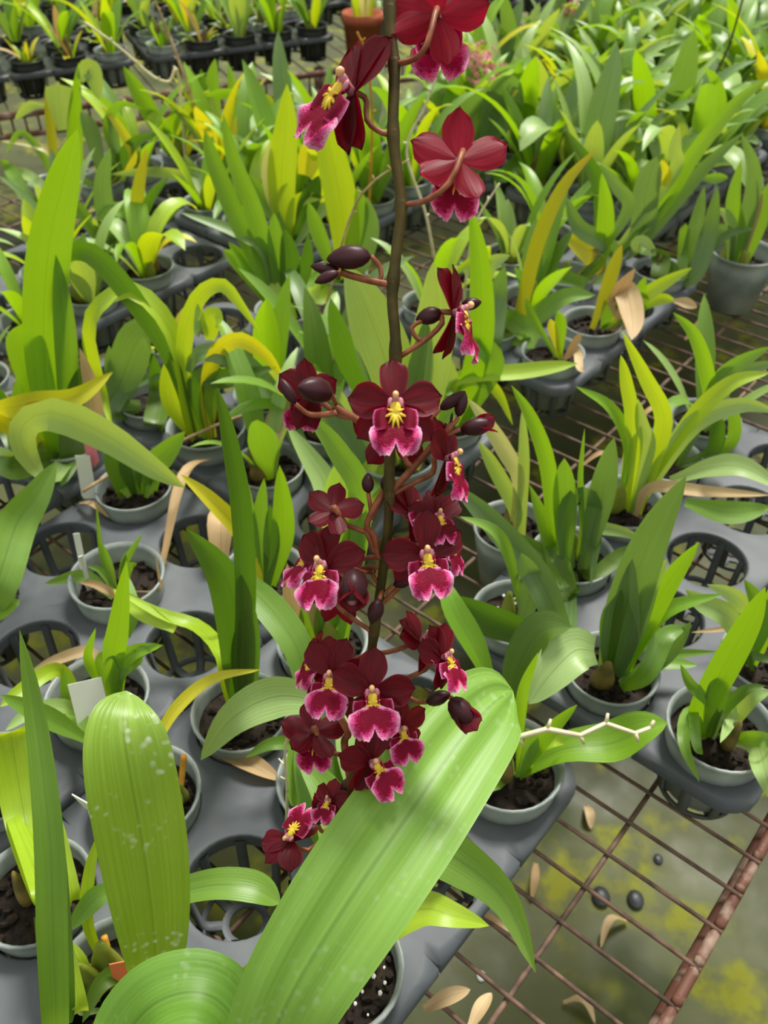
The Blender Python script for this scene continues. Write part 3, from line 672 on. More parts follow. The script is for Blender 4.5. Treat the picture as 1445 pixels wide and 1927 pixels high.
# ---- the flowering orchid: cup, leaves, one long spike with its blossoms and buds ----
fr = free_slot(slot(.17, -.183))
OP = fr[0].copy()
orchid = thing('flowering_orchid', OP, 'flowering orchid in a clear cup, tall spike of burgundy blossoms with pink lips', 'orchid plant')
link('pot', POT, orchid, mtx=Matrix.Diagonal((1.08, 1.08, 1, 1))); link('potting_mix', MIX[2], orchid, mtx=Matrix.Diagonal((1.08, 1.08, 1, 1)))
tag(link('perlite', PERL, orchid), kind='stuff')
obase = Vector((OP.x, OP.y, .008))
link('pseudobulb', BULB, orchid, mtx=Matrix.Translation((.012, .012, .008)) @ Matrix.Scale(1.5, 4))
link('pseudobulb', BULBB, orchid, mtx=Matrix.Translation((-.008, .008, .008)) @ Matrix.Scale(1.2, 4))
for l in ('l 66|720,1755,5 790,1712,7 850,1722,7.5 920,1742,6|tw=-15 nb=0 base=.6 mx=.5 tp=1.4', 'g 98|700,1700,6 800,1600,10 880,1630,9 955,1700,7 1008,1830,4|tw=15 base=.6 mx=.4 tp=1.5',
          'g 44|690,1720,5 720,1600,9 700,1500,13', 'p 60|670,1700,5 690,1560,10 690,1440,14|tw=20'):
    put_leaf(orchid, obase, l)
big = plant('orchid whose wide ribbed leaf crosses in front of the spike', 430, 2085, '''
b 60|400,2050 300,2010 220,1990|nb=0; g 50|440,2000 420,1980 400,1960''', bulbs=2)
bl = [W(452, 2110, .44), W(500, 1980, .425), W(560, 1850, .415), W(660, 1690, .42), W(770, 1530, .445), W(860, 1400, .475), W(925, 1325, .50), W(965, 1300, .52)]
b0 = big.location+Vector((.01, .0, .02))
me = leaf_mesh([b0]+bl, .057, fold=.14, tw=-6, base=.55, mx=.62, tp=3.2, n=44, cross=33, pleat=.045, org=big.location).mesh('leaf', LM['B'])
o = link('leaf', me, big); o['label'] = 'very wide ribbed leaf, pale green along its upper part'

# spike
SPX = [(733, -60, .383), (735, 60, .384), (742, 130, .385), (740, 260, .386), (755, 385, .388), (745, 480, .39), (738, 560, .392), (744, 640, .394), (742, 740, .398), (733, 860, .404), (732, 960, .41), (724, 1050, .417), (711, 1140, .425), (700, 1220, .433), (690, 1320, .445), (668, 1440, .458), (652, 1530, .475), (640, 1630, .50), (648, 1730, .54)]
def sdepth(y):
    for (x0, y0, d0), (x1, y1, d1) in zip(SPX, SPX[1:]):
        if y <= y1: q = (y-y0)/(y1-y0); return d0+(d1-d0)*q
    return .5
spts = [W(*p) for p in SPX]+[obase+Vector((0, 0, .002))]
pp = spline(spts, 90); b = MB()
nodes_ = [26, 125, 258, 384, 533, 668, 795, 925, 1040, 1185, 1330, 1470]
rs = []
for p in pp:
    y = pix(p)[1]; r = .00245 if y < 900 else .00225
    if min(abs(y-n) for n in nodes_) < 14: r *= 1.22
    rs.append(r)
b.tube([p-OP for p in pp], rs, 12); spike = link('flower_spike', b.mesh('flower_spike', M_stem), orchid)
spike['label'] = 'dark olive flower spike'
def on_stem(y):
    best = min(pp, key=lambda p: abs(pix(p)[1]-y)); return best
for y in nodes_:                         # bracts at the nodes
    p = on_stem(y); b = MB()
    b.blob(Vector((0, 0, 0)), (.0028, .0028, .0036), 8, 5); link('bract', b.mesh('bract', M_bract), spike, mtx=Matrix.Translation(p-OP))

def tepal(kind, seed):
    W_, back, cup, base, mx_ = {'sepal': (.31, -.16, .16, .26, .58), 'petal': (.37, -.10, .14, .22, .6), 'lateral': (.30, -.2, .2, .24, .58)}[kind]
    r = random.Random(seed); b = MB(); n = 12; rows = []; uvs = []
    ph = r.random()*6
    for i in range(n+1):
        t = i/n; y = t
        q = t/mx_ if t < mx_ else (t-mx_)/(1-mx_)
        w = base+(1-base)*math.sin(q*1.5708)**1.15 if t < mx_ else (1-q**2.3)**.62
        w = max(w, .03)*W_
        row = []
        for j in range(9):
            u = -1+j/4
            z = cup*(u*u)*w*1.2 + back*t*t + .022*math.sin(7*t+ph+u*2)*abs(u)*t + .018*math.sin(11*u+ph)*t
            if abs(u) < .1: z -= .012
            row.append(Vector((w*u*(1+.05*math.sin(9*t+ph*u)), y-.04*u*u*(t > .85), z)))
        rows.append(row); uvs.append([((-1+j/4+1)/2, t) for j in range(9)])
    b.grid(rows, uvs); return b.mesh(kind, M_pet)
TEP = {k: [tepal(k, s) for s in (1, 5, 9)] for k in ('sepal', 'petal', 'lateral')}
def lip_mesh(seed, spread=1.):
    r = random.Random(seed); b = MB(); n, m = 32, 23; ph = r.random()*6
    prof = [(0, .10), (.1, .18), (.2, .17), (.3, .14), (.38, .16), (.45, .26), (.52, .44), (.60, .60), (.70, .63), (.80, .62), (.90, .56), (1., .40)]
    for i in range(n+1):
        t = i/n
        for (a, wa), (c, wc) in zip(prof, prof[1:]):
            if t <= c+1e-6:
                q = (t-a)/(c-a); q = q*q*(3-2*q); w = wa+(wc-wa)*q; break
        w *= spread*.87 if t > .4 else 1
        for j in range(m):
            u = -1+2*j/(m-1); au = abs(u)
            lobe = math.sin(min(1, au*1.25)*3.1416*.72)
            y = -t*1.0 - (.20*lobe)*max(0, t-.55)/.45 + .08*max(0, 1-au*4.5)*max(0, t-.6)/.4 + .07*au*au*max(0, min(t, .75)-.4)/.35 + .022*math.sin(23*u+ph)*max(0, t-.7)*3
            z = .10*math.sin(t*3.1)+.05 - .25*max(0, t-.6)*au*au + .075*math.sin(11*u+ph+t*7)*max(0, t-.45)*2*au + .05*math.sin(t*17+ph)*au*au*(t > .45) + (.14*au*au if t < .35 else 0) + .10*(1-au)**2*max(0, t-.45)
            k = b.add((w*u, y, z)); b.uv[k] = ((u+1)/2, t)
            e = max(au**2.3, (max(0, t-.6)/.4)**2.2)*.95 if t > .36 else (.12+.4*au**3)
            if .36 < t < .56: e = max(e, 1.0*max(0, min(1, (au-.22)*3.2))*(1-abs(t-.46)/.1))
            b.pat[k] = e*.95+.03
    for i in range(n):
        for j in range(m-1):
            a = i*m+j; b.f.append((a, a+1, a+m+1, a+m))
    return b.mesh('lip', M_lip)
LIPS = [lip_mesh(1), lip_mesh(4, 1.08), lip_mesh(8, .95)]
def lobes_mesh():                         # the two small side lobes that clasp the callus
    b = MB()
    for s in (-1, 1):
        i0 = len(b.v)
        for i in range(8):
            t = i/7
            for j in range(7):
                u = -1+j/3
                x = s*(.04+.31*t-.03*u*u*t); y = -.20-.05*t+u*.17*math.sin(min(1, t*1.3+.3)*1.75)-.02*u*u; z = .13+.15*math.sin(t*2.8)*(1-.2*u)
                k = b.add((x, y, z)); b.uv[k] = (j/6, t); b.pat[k] = max(t**7, abs(u)**7*t)*.8+.02
        for i in range(7):
            for j in range(6):
                a = i0+i*7+j; b.f.append((a, a+1, a+8, a+7))
    return b.mesh('side_lobe', M_lip)
LOBE = lobes_mesh()
def callus_mesh():
    b = MB(); b.blob(Vector((0, -.12, .22)), (.10, .16, .07), 10, 6)
    for a, l in ((-155, .2), (-122, .2), (-101, .27), (-79, .27), (-56, .2), (-25, .2), (20, .13), (160, .13)):
        d = Vector((math.cos(rad(a)), math.sin(rad(a)), 0)); s = Vector((0, -.16, .23))
        b.tube([s, s+d*l*.6+Vector((0, 0, .05)), s+d*l*1.15+Vector((0, 0, .03))], [.04, .028, .01], 6)
    return b.mesh('callus', M_yel)
CALL = callus_mesh()
def column_mesh():
    b = MB(); b.tube([Vector((0, -.02, .0)), Vector((0, .02, .1)), Vector((0, .07, .2)), Vector((0, .1, .25))], [.06, .055, .055, .04], 10)
    for s in (-1, 1): b.blob(Vector((s*.075, .01, .17)), (.05, .085, .03), 8, 5)
    return b.mesh('column', M_colm)
COLM = column_mesh()
b = MB(); b.blob(Vector((0, .115, .27)), (.05, .06, .055), 10, 7); ANTH = b.mesh('anther_cap', M_anth)
def ry(a): return Matrix.Rotation(rad(a), 3, 'Y')
def rx(a): return Matrix.Rotation(rad(a), 3, 'X')
def rz_(a): return Matrix.Rotation(rad(a), 3, 'Z')
FN = 0
def pedtube(pts, r0, r1, mat=M_ped):
    P = spline(pts, 10); b = MB(); n = len(P)
    b.tube([p-pts[0] for p in P], [.86*r0+.86*(r1-r0)*i/(n-1) for i in range(n)], 8); return b.mesh('pedicel', mat)
def flower(x, y, R, yaw=0, pitch=0, roll=0, dz=0, ped=(), stem=None, op=0, angs=None, lens=None, lip=True, red=False, liptilt=30, node=None, label=None, lipspread=0, tl=None):  # red: petals and sepals take the copy with backlight in its colour
    """yaw + turns it to the right, pitch + turns it up; op closes the petals"""
    global FN; FN += 1
    d = sdepth(y)+dz; c = W(x, y, d); s = R/F*d
    M = CR @ ry(yaw) @ rx(-pitch) @ rz_(roll)
    end = on_stem(stem) if stem else (node if node is not None else c)
    back = c+M @ Vector((0, 0, -s*.28))
    mids = [W(px, py, sdepth(py)+dd) for px, py, dd in ped]
    pts = [c+M @ Vector((0, 0, -.02*s)), back]+mids+[end]
    root = link('flower', pedtube(pts, .0016, .00135), orchid, loc=pts[0]-OP)
    if label: root['label'] = label
    T0 = Matrix.Translation(c-pts[0])
    angs = angs or (90, 18, 162, -52, -128); lens = lens or (1, 1, 1, .95, .95); kinds = ('sepal', 'petal', 'petal', 'lateral', 'lateral')
    for k in range(5):
        a = angs[k]+RN.uniform(-4, 4); tilt = (tl[k] if tl else 0)+op+RN.uniform(-5, 5)
        m = (M @ rz_(a-90) @ rx(tilt) @ ry(RN.uniform(-9, 9))).to_4x4()
        sc_ = s*lens[k]
        nm = 'petal' if kinds[k] == 'petal' else 'sepal'
        link(nm, TEP[kinds[k]][(FN+k) % 3], root, mtx=T0 @ m @ Matrix.Scale(sc_, 4), mat=M_pet_backlit if red else None)
    if lip:
        m = (M @ rx(-liptilt)).to_4x4()
        link('lip', LIPS[FN % 3], root, mtx=T0 @ m @ Matrix.Scale(s*.98, 4))
        m = M.to_4x4()
        link('side_lobe', LOBE, root, mtx=T0 @ m @ Matrix.Scale(s*1.32, 4))
        link('callus', CALL, root, mtx=T0 @ m @ Matrix.Scale(s*1.2, 4))
        link('column', COLM, root, mtx=T0 @ m @ Matrix.Scale(s*1.35, 4))
        link('anther_cap', ANTH, root, mtx=T0 @ m @ Matrix.Scale(s*1.35, 4))
    return root
def bud_mesh():
    b = MB(); rows = []
    prof = [(.02, 0), (.16, .06), (.28, .2), (.34, .42), (.32, .62), (.22, .82), (.1, .95), (.01, 1.)]
    for r, z in prof:
        rows.append([Vector((r*(1-.09*abs(math.sin(1.5*a+z*.6))**6)*math.cos(a), r*(1-.09*abs(math.sin(1.5*a+z*.6))**6)*math.sin(a), z)) for a in [2*math.pi*k/24 for k in range(24)]])
    b.grid(rows, close=True); return b.mesh('bud', M_bud)
BUD = bud_mesh()
def bud(x, y, x2, y2, ped, stem=None, node=None, dz=0, wd=1., openm=None, tz=0.):
    """from its base (x, y) to its tip (x2, y2)"""
    d = sdepth(y)+dz; a = W(x, y, d); t = W(x2, y2, d+tz); v = t-a; L = v.length
    end = on_stem(stem) if stem else node
    pts = [a]+[W(px, py, sdepth(py)+dd) for px, py, dd in ped]+[end]
    root = link('bud', None, orchid) if False else None
    q = v.to_track_quat('Z', 'Y').to_matrix().to_4x4()
    root = link('bud', BUD, orchid, mtx=Matrix.Translation(a-OP) @ q @ Matrix.Diagonal((L*wd, L*wd, L, 1)))
    inv = (q @ Matrix.Diagonal((L*wd, L*wd, L, 1))).inverted()
    link('pedicel', pedtube(pts, .0012, .0012), root, mtx=inv)
    if openm:
        for k in range(3):
            m = Matrix.Translation((0, 0, .12)) @ rz_(k*120+openm).to_4x4() @ rx(90-14).to_4x4() @ Matrix.Scale(1.0, 4)
            link('petal', TEP['petal'][k], root, mtx=m)
        b = MB(); b.blob(Vector((0, 0, .72)), (.17, .17, .3), 8, 6); link('inner_petals', b.mesh('inner_petals', M_budp), root)
    return root
def branch(pts, r=.0016):
    P = [W(x, y, sdepth(y)+d) if not isinstance(x, Vector) else x for x, y, d in pts]
    b = MB(); q = spline(P, 14); b.tube([p-OP for p in q], r, 8); link('side_branch', b.mesh('side_branch', M_ped), orchid)
    return P
def nd(x, y, d=0): return W(x, y, sdepth(y)+d)

# blossoms from the top down
flower(823,30, 100, yaw=172, pitch=8, angs=(86,172,10,-102,-24), ped=((803,85,-.012),(778,112,-.006)), stem=128, red=True, label='topmost blossom, seen from behind')
flower(864,300, 98, yaw=188, pitch=-8, angs=(92,166,20,-110,-28), ped=((845,345,-.012),(800,378,-.006)), stem=384, red=True, label='blossom seen from behind, below the topmost one')
flower(664, 172, 118, yaw=-48, pitch=8, roll=-38, angs=(98,76,150,-48,-70), ped=((690,225,0),(715,248,0)), stem=258, label='blossom turned to the left with its lip stretched out', liptilt=22)
flower(852,588, 92, yaw=68, pitch=-4, roll=-8, angs=(92,40,140,-80,-100), ped=((832,608,0),(800,640,0)), stem=668, liptilt=28, label='upper right blossom in side view')
flower(742,812, 84, yaw=176, pitch=20, angs=(90,160,20,-128,-52), ped=((765,870,.0),(775,885,0)), stem=925, dz=.012, lip=False, label='blossom hidden behind the large front blossom')
flower(744, 762, 92, yaw=0, pitch=2, roll=0, angs=(90,14,168,-42,-138), ped=((742,790,.02),), stem=800, dz=-.022, liptilt=18, lens=(1,1,1,1.05,1.05), label='largest blossom, facing the front')
flower(585,745, 72, yaw=-150, pitch=10, angs=(80,150,30,-70,-110), ped=((622,770,0),(650,785,0)), stem=800, op=20, dz=.004, label='half open blossom on the left')
flower(838,862, 80, yaw=62, pitch=-2, roll=-4, angs=(104,60,150,-84,-100), ped=((815,890,0),(780,908,0)), stem=925, liptilt=26, dz=-.006, label='blossom in side view right of the largest one')
flower(628,962, 60, yaw=190, pitch=-30, angs=(100,170,40,-100,-30), ped=((652,988,0),(690,1002,0),(702,1035,0)), stem=1055, dz=-.004, lip=False, label='small blossom seen from behind, left')
flower(772,962, 62, yaw=50, pitch=18, angs=(110,60,160,-60,-100), ped=((780,1000,.004),(750,1020,0)), stem=1040, dz=.006, label='narrow blossom beside the stem')
flower(822,975, 60, yaw=18, pitch=14, angs=(100,40,160,-40,-110), ped=((800,1010,.01),(760,1025,.005)), stem=1040, dz=-.0, label='upper blossom of the right hand group')
flower(612,1065, 84, yaw=-26, pitch=4, roll=6, angs=(84,16,128,-62,-120), ped=((655,1058,.006),(690,1050,.004)), stem=1045, dz=-.014, liptilt=30, label='front blossom of the left hand group')
flower(592,1050, 70, yaw=-60, pitch=18, angs=(100,30,150,-60,-120), ped=((640,1070,.01),), stem=1060, dz=.002, liptilt=30, label='blossom tucked behind, only its pink lip out')
flower(800,1040, 84, yaw=8, pitch=-6, roll=6, angs=(84,24,178,-62,-140), ped=((760,1062,.006),), stem=1075, dz=-.016, liptilt=32, label='front blossom of the right hand group')
flower(838,1020, 60, yaw=60, pitch=0, angs=(90,40,140,-60,-120), ped=((800,1040,.008),), stem=1060, dz=.006, liptilt=24, label='blossom turned away to the right')
flower(640,1130, 62, yaw=170, pitch=40, angs=(90,150,30,-100,-50), ped=((665,1165,0),(690,1182,0)), stem=1185, dz=.002, lip=False, label='low blossom, underside towards the viewer')
flower(598,1240, 58, yaw=-55, pitch=12, angs=(110,50,150,-60,-120), ped=((640,1250,.006),), stem=1235, dz=.008, liptilt=24, label='blossom looking left with a pink tip')
flower(624,1272, 76, yaw=-8, pitch=-2, roll=-4, angs=(76,14,130,-58,-122), ped=((655,1280,.008),), stem=1290, dz=-.01, liptilt=34, label='left one of the two front blossoms below')
flower(700,1300, 84, yaw=2, pitch=-4, roll=4, angs=(84,-2,150,-52,-125), ped=((692,1310,.014),), stem=1325, dz=-.024, liptilt=34, label='right one of the two front blossoms below')
flower(832,1236, 66, yaw=48, pitch=6, roll=0, angs=(108,72,160,-80,-106), ped=((800,1260,0),(750,1285,0)), stem=1330, liptilt=30, dz=-.004, label='lower right blossom in side view')
flower(790,1205, 62, yaw=62, pitch=20, roll=10, angs=(120,80,160,-70,-110), ped=((760,1218,0),(725,1228,0)), stem=1232, dz=.004, liptilt=20, label='blossom turned right above the lower side view')
flower(752,1368, 62, yaw=24, pitch=-14, roll=10, angs=(90,20,150,-50,-130), ped=((720,1370,.008),), stem=1360, dz=-.002, liptilt=34, label='small blossom under the two front ones')
flower(697,1432, 72, yaw=34, pitch=-6, roll=30, angs=(74,40,130,-125,-150), ped=((680,1420,.01),), stem=1430, dz=-.018, liptilt=34, label='lowest right blossom, lip over the ribbed leaf')
flower(590,1378, 66, yaw=196, pitch=-44, angs=(90,165,20,-112,-40), ped=((610,1412,0),(640,1420,0),(655,1435,0)), stem=1470, dz=-.004, label='blossom seen from below, left')
flower(622,1508, 44, yaw=-30, pitch=20, angs=(90,20,150,-50,-120), ped=((640,1520,0),), stem=1530, dz=-.01, label='small dark blossom near the bottom')
flower(548,1582, 62, yaw=-20, pitch=50, roll=160, angs=(70,30,130,-70,-110), ped=((580,1600,0),(610,1575,0),(635,1545,0)), stem=1530, dz=-.012, liptilt=20, label='lowest blossom, tipped with the lip upward')

# buds
n1 = branch([(on_stem(533), 0, 0), (705, 530, 0), (665, 520, 0), (640, 512, 0)])
bud(698, 482, 614, 488, ((714, 500, 0), (718, 520, 0)), node=nd(712, 530), wd=.82, dz=-.002)
bud(640, 512, 584, 500, ((645, 514, 0),), node=nd(660, 520), wd=.6); bud(637, 512, 592, 532, ((645, 515, 0),), node=nd(660, 520), wd=.66, dz=-.006)
bud(832, 588, 782, 602, ((778, 612, 0), (782, 632, 0)), node=nd(795, 642), wd=.95, dz=.002)
bud(868, 575, 906, 568, ((862, 585, 0),), node=nd(850, 595), wd=.9, dz=.008)
branch([(on_stem(798), 0, 0), (690, 797, 0), (655, 780, 0), (628, 765, 0)], .0018)
bud(622, 740, 562, 728, ((628, 760, 0),), node=nd(632, 772), wd=.9, dz=-.012, tz=-.014); bud(556, 760, 528, 712, ((575, 775, 0), (605, 772, 0)), node=nd(628, 766), wd=.62, dz=-.006)
branch([(on_stem(925), 0, 0), (768, 890, 0), (812, 842, 0), (850, 800, 0)], .0017)
bud(828, 770, 876, 736, ((820, 785, 0), (818, 800, 0)), node=nd(812, 842), wd=.62); bud(862, 784, 874, 736, ((858, 792, 0),), node=nd(846, 800), wd=.72)
bud(866, 808, 930, 796, ((850, 814, 0),), node=nd(830, 825), wd=.8, openm=20)
bud(848, 798, 851, 776, ((846, 800, 0),), node=nd(840, 805), wd=.4)
bud(693, 928, 692, 890, ((698, 960, 0),), node=nd(700, 975), wd=.95); bud(724, 925, 727, 892, ((716, 945, .004),), node=nd(700, 975), wd=.9, dz=.006)
branch([(on_stem(1050), 0, 0), (710, 1045, 0), (705, 1010, 0), (690, 990, 0), (704, 955, 0), (722, 925, .003)], .0016)
bud(668, 1072, 662, 1138, ((690, 1078, 0),), node=nd(705, 1075), wd=1.05, dz=-.03, openm=60, tz=-.01); bud(714, 1128, 698, 1174, ((718, 1110, 0), (705, 1090, 0)), node=nd(700, 1080), wd=.95, dz=-.016)
bud(740, 1100, 775, 1092, ((730, 1110, 0),), node=nd(718, 1120), wd=.9); branch([(on_stem(1140), 0, 0), (735, 1120, 0), (760, 1095, 0), (785, 1060, 0)], .0014)
bud(802, 1322, 848, 1304, ((788, 1320, 0),), node=nd(760, 1305, .01), wd=.85, dz=-.006); bud(848, 1314, 892, 1368, ((845, 1312, 0),), node=nd(800, 1320, .004), wd=.95, dz=-.012, openm=30)
branch([(on_stem(1470), 0, 0), (648, 1400, 0), (655, 1380, 0), (640, 1350, 0)], .0019)
bud(598, 1552, 604, 1498, ((612, 1560, 0),), node=on_stem(1540), wd=.8, dz=-.012, openm=10); bud(632, 1530, 636, 1470, ((640, 1540, 0),), node=on_stem(1545), wd=.7, dz=-.004); bud(640, 1500, 660, 1462, ((640, 1520, 0),), node=on_stem(1520), wd=.8, dz=-.002)

# ---- the many plants behind: leaf shapes of several habits, copied into every filled cell ----
def pool_leaf(seed, L, w, lean, arch, name, fold=.3, tip=1.8, twist=0):
    r = random.Random(seed); pts = []; n = 6; a = rad(lean); p = Vector((0, 0, .006)); st = L/n
    for i in range(n+1):
        pts.append(p.copy()); p = p+Vector((math.sin(a), r.uniform(-.04, .04), math.cos(a)))*st
        a += rad(arch)*(.4+1.6*i/n)/n
    return leaf_mesh(pts, w, fold=fold, tw=0, base=.38, mx=.5, tp=tip, n=11, fixed=Vector((0, 1, 0)), curl=twist).mesh('leaf', LM['g'])
POOL = {'upright': [], 'arching': [], 'drooping': [], 'seedling': []}
for s in range(9): 
    r = random.Random(100+s)
    POOL['upright'].append(pool_leaf(s, r.uniform(.14, .22), r.uniform(.026, .042), r.uniform(8, 26), r.uniform(5, 30), 'u', twist=r.uniform(-30, 30)))
    POOL['arching'].append(pool_leaf(20+s, r.uniform(.17, .27), r.uniform(.024, .038), r.uniform(10, 32), r.uniform(60, 105), 'a', twist=r.uniform(-25, 25)))
    POOL['drooping'].append(pool_leaf(40+s, r.uniform(.17, .26), r.uniform(.028, .05), r.uniform(8, 24), r.uniform(120, 170), 'd', tip=2.6, twist=r.uniform(-20, 20)))
    POOL['seedling'].append(pool_leaf(60+s, r.uniform(.06, .11), r.uniform(.012, .02), r.uniform(15, 50), r.uniform(10, 80), 's'))
LOOK = {'grey-green': 'sspgp', 'mid green': 'ggbdp', 'bright green': 'bbglg', 'lime green': 'llbyp', 'pale green': 'ppspg', 'dark green': 'ddgsg', 'mixed green and yellow': 'glsyb'}
# the sheet-thin far leaves share their meshes; each is its own object
def generic(pos, label, habit, look, r, nl, sc=1., dark=False, group=None, dry=0, hs=1.):
    root = thing('potted_orchid', pos, label, 'orchid plant', group)
    link('pot', POTD if dark else POT, root, mtx=Matrix.Rotation(r.random()*6, 4, 'Z') @ Matrix.Scale(r.uniform(.97, 1.06), 4))
    link('potting_mix', MIX[r.randrange(3)], root)
    for k in range(r.choice((1, 1, 2))):
        link('pseudobulb', BULB if r.random() < .6 else BULBB, root, mtx=Matrix.Translation((r.uniform(-.012, .012), r.uniform(-.012, .012), .006)) @ Matrix.Scale(r.uniform(.7, 1.1), 4))
    a0 = r.random()*6.28
    for k in range(nl):
        hb = habit if r.random() < .75 else r.choice(('upright', 'arching'))
        if habit == 'seedling': hb = 'seedling'
        me = r.choice(POOL[hb]); s = r.uniform(.72, 1.12)*sc
        a = a0+k*2.4+r.uniform(-.4, .4)
        m = Matrix.Translation((.010*math.cos(a), .010*math.sin(a), 0)) @ Matrix.Rotation(a, 4, 'Z') @ Matrix.Rotation(rad(r.uniform(-6, 8)), 4, 'Y') @ Matrix.Diagonal((s, s, s*hs, 1))
        mk = r.choice(LOOK[look])
        o = link('leaf', me, root, mtx=m, mat=LM[mk])
        if mk == 'y': o['label'] = 'yellow leaf'
    for k in range(dry):
        a = r.random()*6.28
        o = link('dry_leaf', r.choice(POOL['seedling']), root, mtx=Matrix.Rotation(a, 4, 'Z') @ Matrix.Scale(1.3, 4), mat=LM['t']); o['label'] = 'dry tan leaf'
    return root
RB = random.Random(77)
EMPTY = [Z(1375, 995, 0), Z(1305, 1060, 0), Z(1380, 1110, 0), Z(360, 490, 0), Z(320, 560, 0)]
cnt = 0
for s in SLOTS:
    p, ph, i, j, nr, nc, free, dk = s
    if not free: continue
    x, y = pix(p+Vector((0, 0, .05))); yb = pix(p)[1]
    if x < -170 or x > 1620 or yb > 1240: continue
    if ph in ('nearest grey tray', 'grey tray left of the flower spike'): continue
    if any((p-e).length < .045 for e in EMPTY): continue
    if ph == 'grey tray on the right' and (i < 3 or RB.random() < .35): continue
    if ph == 'tray beside the bare wire mesh' and RB.random() < .3: continue
    if ph == 'grey tray behind the flower spike' and RB.random() < .45: continue
    if ph == 'tray with the empty corner cell' and RB.random() < .2: continue
    if RB.random() < .06: continue
    if x < 590 and yb < 315 or x < 860 and yb < 255: continue
    far = p.y > 1.5
    # looks follow where the photo shows them: greyer on the right, brighter on the left
    if x > 900: look = RB.choice(['grey-green', 'pale green', 'mid green', 'grey-green', 'bright green', 'mixed green and yellow', 'pale green'])
    else: look = RB.choice(['mid green', 'bright green', 'lime green', 'grey-green', 'mid green', 'pale green', 'mixed green and yellow'])
    near = p.y < 1.25
    habit = RB.choice(['upright', 'arching', 'arching', 'drooping', 'upright']) if not near else RB.choice(['seedling', 'upright', 'arching'])
    nl = RB.randint(7, 10) if far else RB.randint(5, 8)
    if habit == 'seedling': nl = 6
    sc = (1.12 if x > 850 else 1.0) if far else .8
    label = '%s %s orchid, %s row %s, %s' % (look.replace('mixed green and yellow', 'two-tone'), {'upright': 'upright', 'arching': 'arching', 'drooping': 'drooping', 'seedling': 'small'}[habit], 'back' if i == nr-1 else 'front' if i == 0 else ORD[i], (['left', 'middle', 'right'][j] if nc == 3 else ORD[j]+' from left'), ph)
    generic(p, label, habit, look, RB, nl, sc, group='orchids filling the trays behind the spike', dry=1 if RB.random() < .3 else 0)
    cnt += 1
print('generic', cnt)

# ---- the second bench beyond the aisle, with black trays ----
A0 = Z(0, 150, 0); A0.z = 0; A1 = Z(900, 38, 0); A1.z = 0
D1 = (A1-A0).normalized(); D2 = Vector((-D1.y, D1.x, 0)); AZ = math.atan2(D1.y, D1.x)
bench2 = thing('wire_bench', A0+Vector((0, 0, -.62)), 'dark bench beyond the aisle with black trays and a terracotta pot', 'bench')
def q2(u, v, z): return D1*u+D2*v+Vector((0, 0, .62+z))
b = MB()
for k in range(64): b.tube([q2(-.5+.05*k, -.03, ZB), q2(-.5+.05*k, 1.3, ZB)], .002, 5)
link('mesh_wires', b.mesh('mesh_wires', M_wire), bench2)
b = MB(); b.tube([q2(-.6, -.035, ZB-.004), q2(2.7, -.035, ZB-.004)], .008, 8); b.tube([q2(-.6, -.035, ZB-.05), q2(2.7, -.035, ZB-.05)], .007, 8)
link('edge_rail', b.mesh('edge_rail', M_rust), bench2)
b = MB()
for k in range(110): b.tube([q2(-.6+.03*k, -.035, ZB-.002), q2(-.6+.03*k, -.035, ZB-.05)], .003, 5)
link('rail_bars', b.mesh('rail_bars', M_wire), bench2)
for u in (-.4, .8, 2.2):
    b = MB(); b.tube([q2(u, .02, ZB-.006), q2(u, .02, -.62)], .014, 8); link('bench_leg', b.mesh('bench_leg', M_rust), bench2)
n0 = len(SLOTS)
tp = Z(683, 104, -.06)
for i in range(7):
    for r_ in range(3):
        tu = (tp-A0).dot(D1); u = -.2+.53*i
        if r_ == 0: u = tu-.33-.53*(2-i) if i < 3 else tu+.33+.53*(i-3)
        v = .17+.33*r_+(.12 if i >= 3 else 0)
        c = A0+D1*u+D2*v
        make_tray(rng(0, 5), rng(0, 3), '%s black tray, %s row beyond aisle' % (ORD[i], ['front', 'middle', 'back'][r_]), 'black plant tray beyond the aisle, %s from the left in the %s row' % (ORD[i], ORD[r_]), dark=True, org=c, ang=AZ)
RC = random.Random(5); c2 = 0
for s in SLOTS[n0:]:
    p, ph, i, j, nr, nc, free, dk = s
    x, y = pix(p)
    if x < -80 or x > 1500 or y < -75 or y > 200: continue
    if RC.random() < .12: continue
    look = RC.choice(['lime green', 'mid green', 'bright green', 'mixed green and yellow', 'pale green']); habit = RC.choice(['upright', 'upright', 'seedling', 'arching'])
    generic(p, '%s %s orchid, %s from left, %s, %s' % (look.replace('mixed green and yellow', 'two-tone'), {'seedling': 'small'}.get(habit, habit), ORD[i], ['back', 'middle', 'front'][j], ph), habit, look, RC, RC.randint(6, 8), .82, dark=RC.random() < .55, group='orchids on the bench beyond the aisle', dry=RC.random() < .4)
    c2 += 1
print('back bench', c2)
tr = thing('potted_orchid', tp, 'pale upright orchid in a large terracotta pot beyond the aisle', 'orchid plant')
b = MB(); b.lathe([(.004, 0), (.043, 0), (.051, .08), (.054, .08), (.055, .105), (.051, .105), (.048, .09), (.004, .088)], 28); o = link('pot', b.mesh('terracotta_pot', M_terra), tr); o['label'] = 'terracotta pot'
for k in range(11):
    a = k*2.4; link('leaf', RC.choice(POOL['upright']), tr, mtx=Matrix.Translation((.025*math.cos(a), .025*math.sin(a), .085)) @ Matrix.Rotation(a, 4, 'Z') @ Matrix.Diagonal((.7, .7, 1., 1)), mat=LM[RC.choice('cpl')])

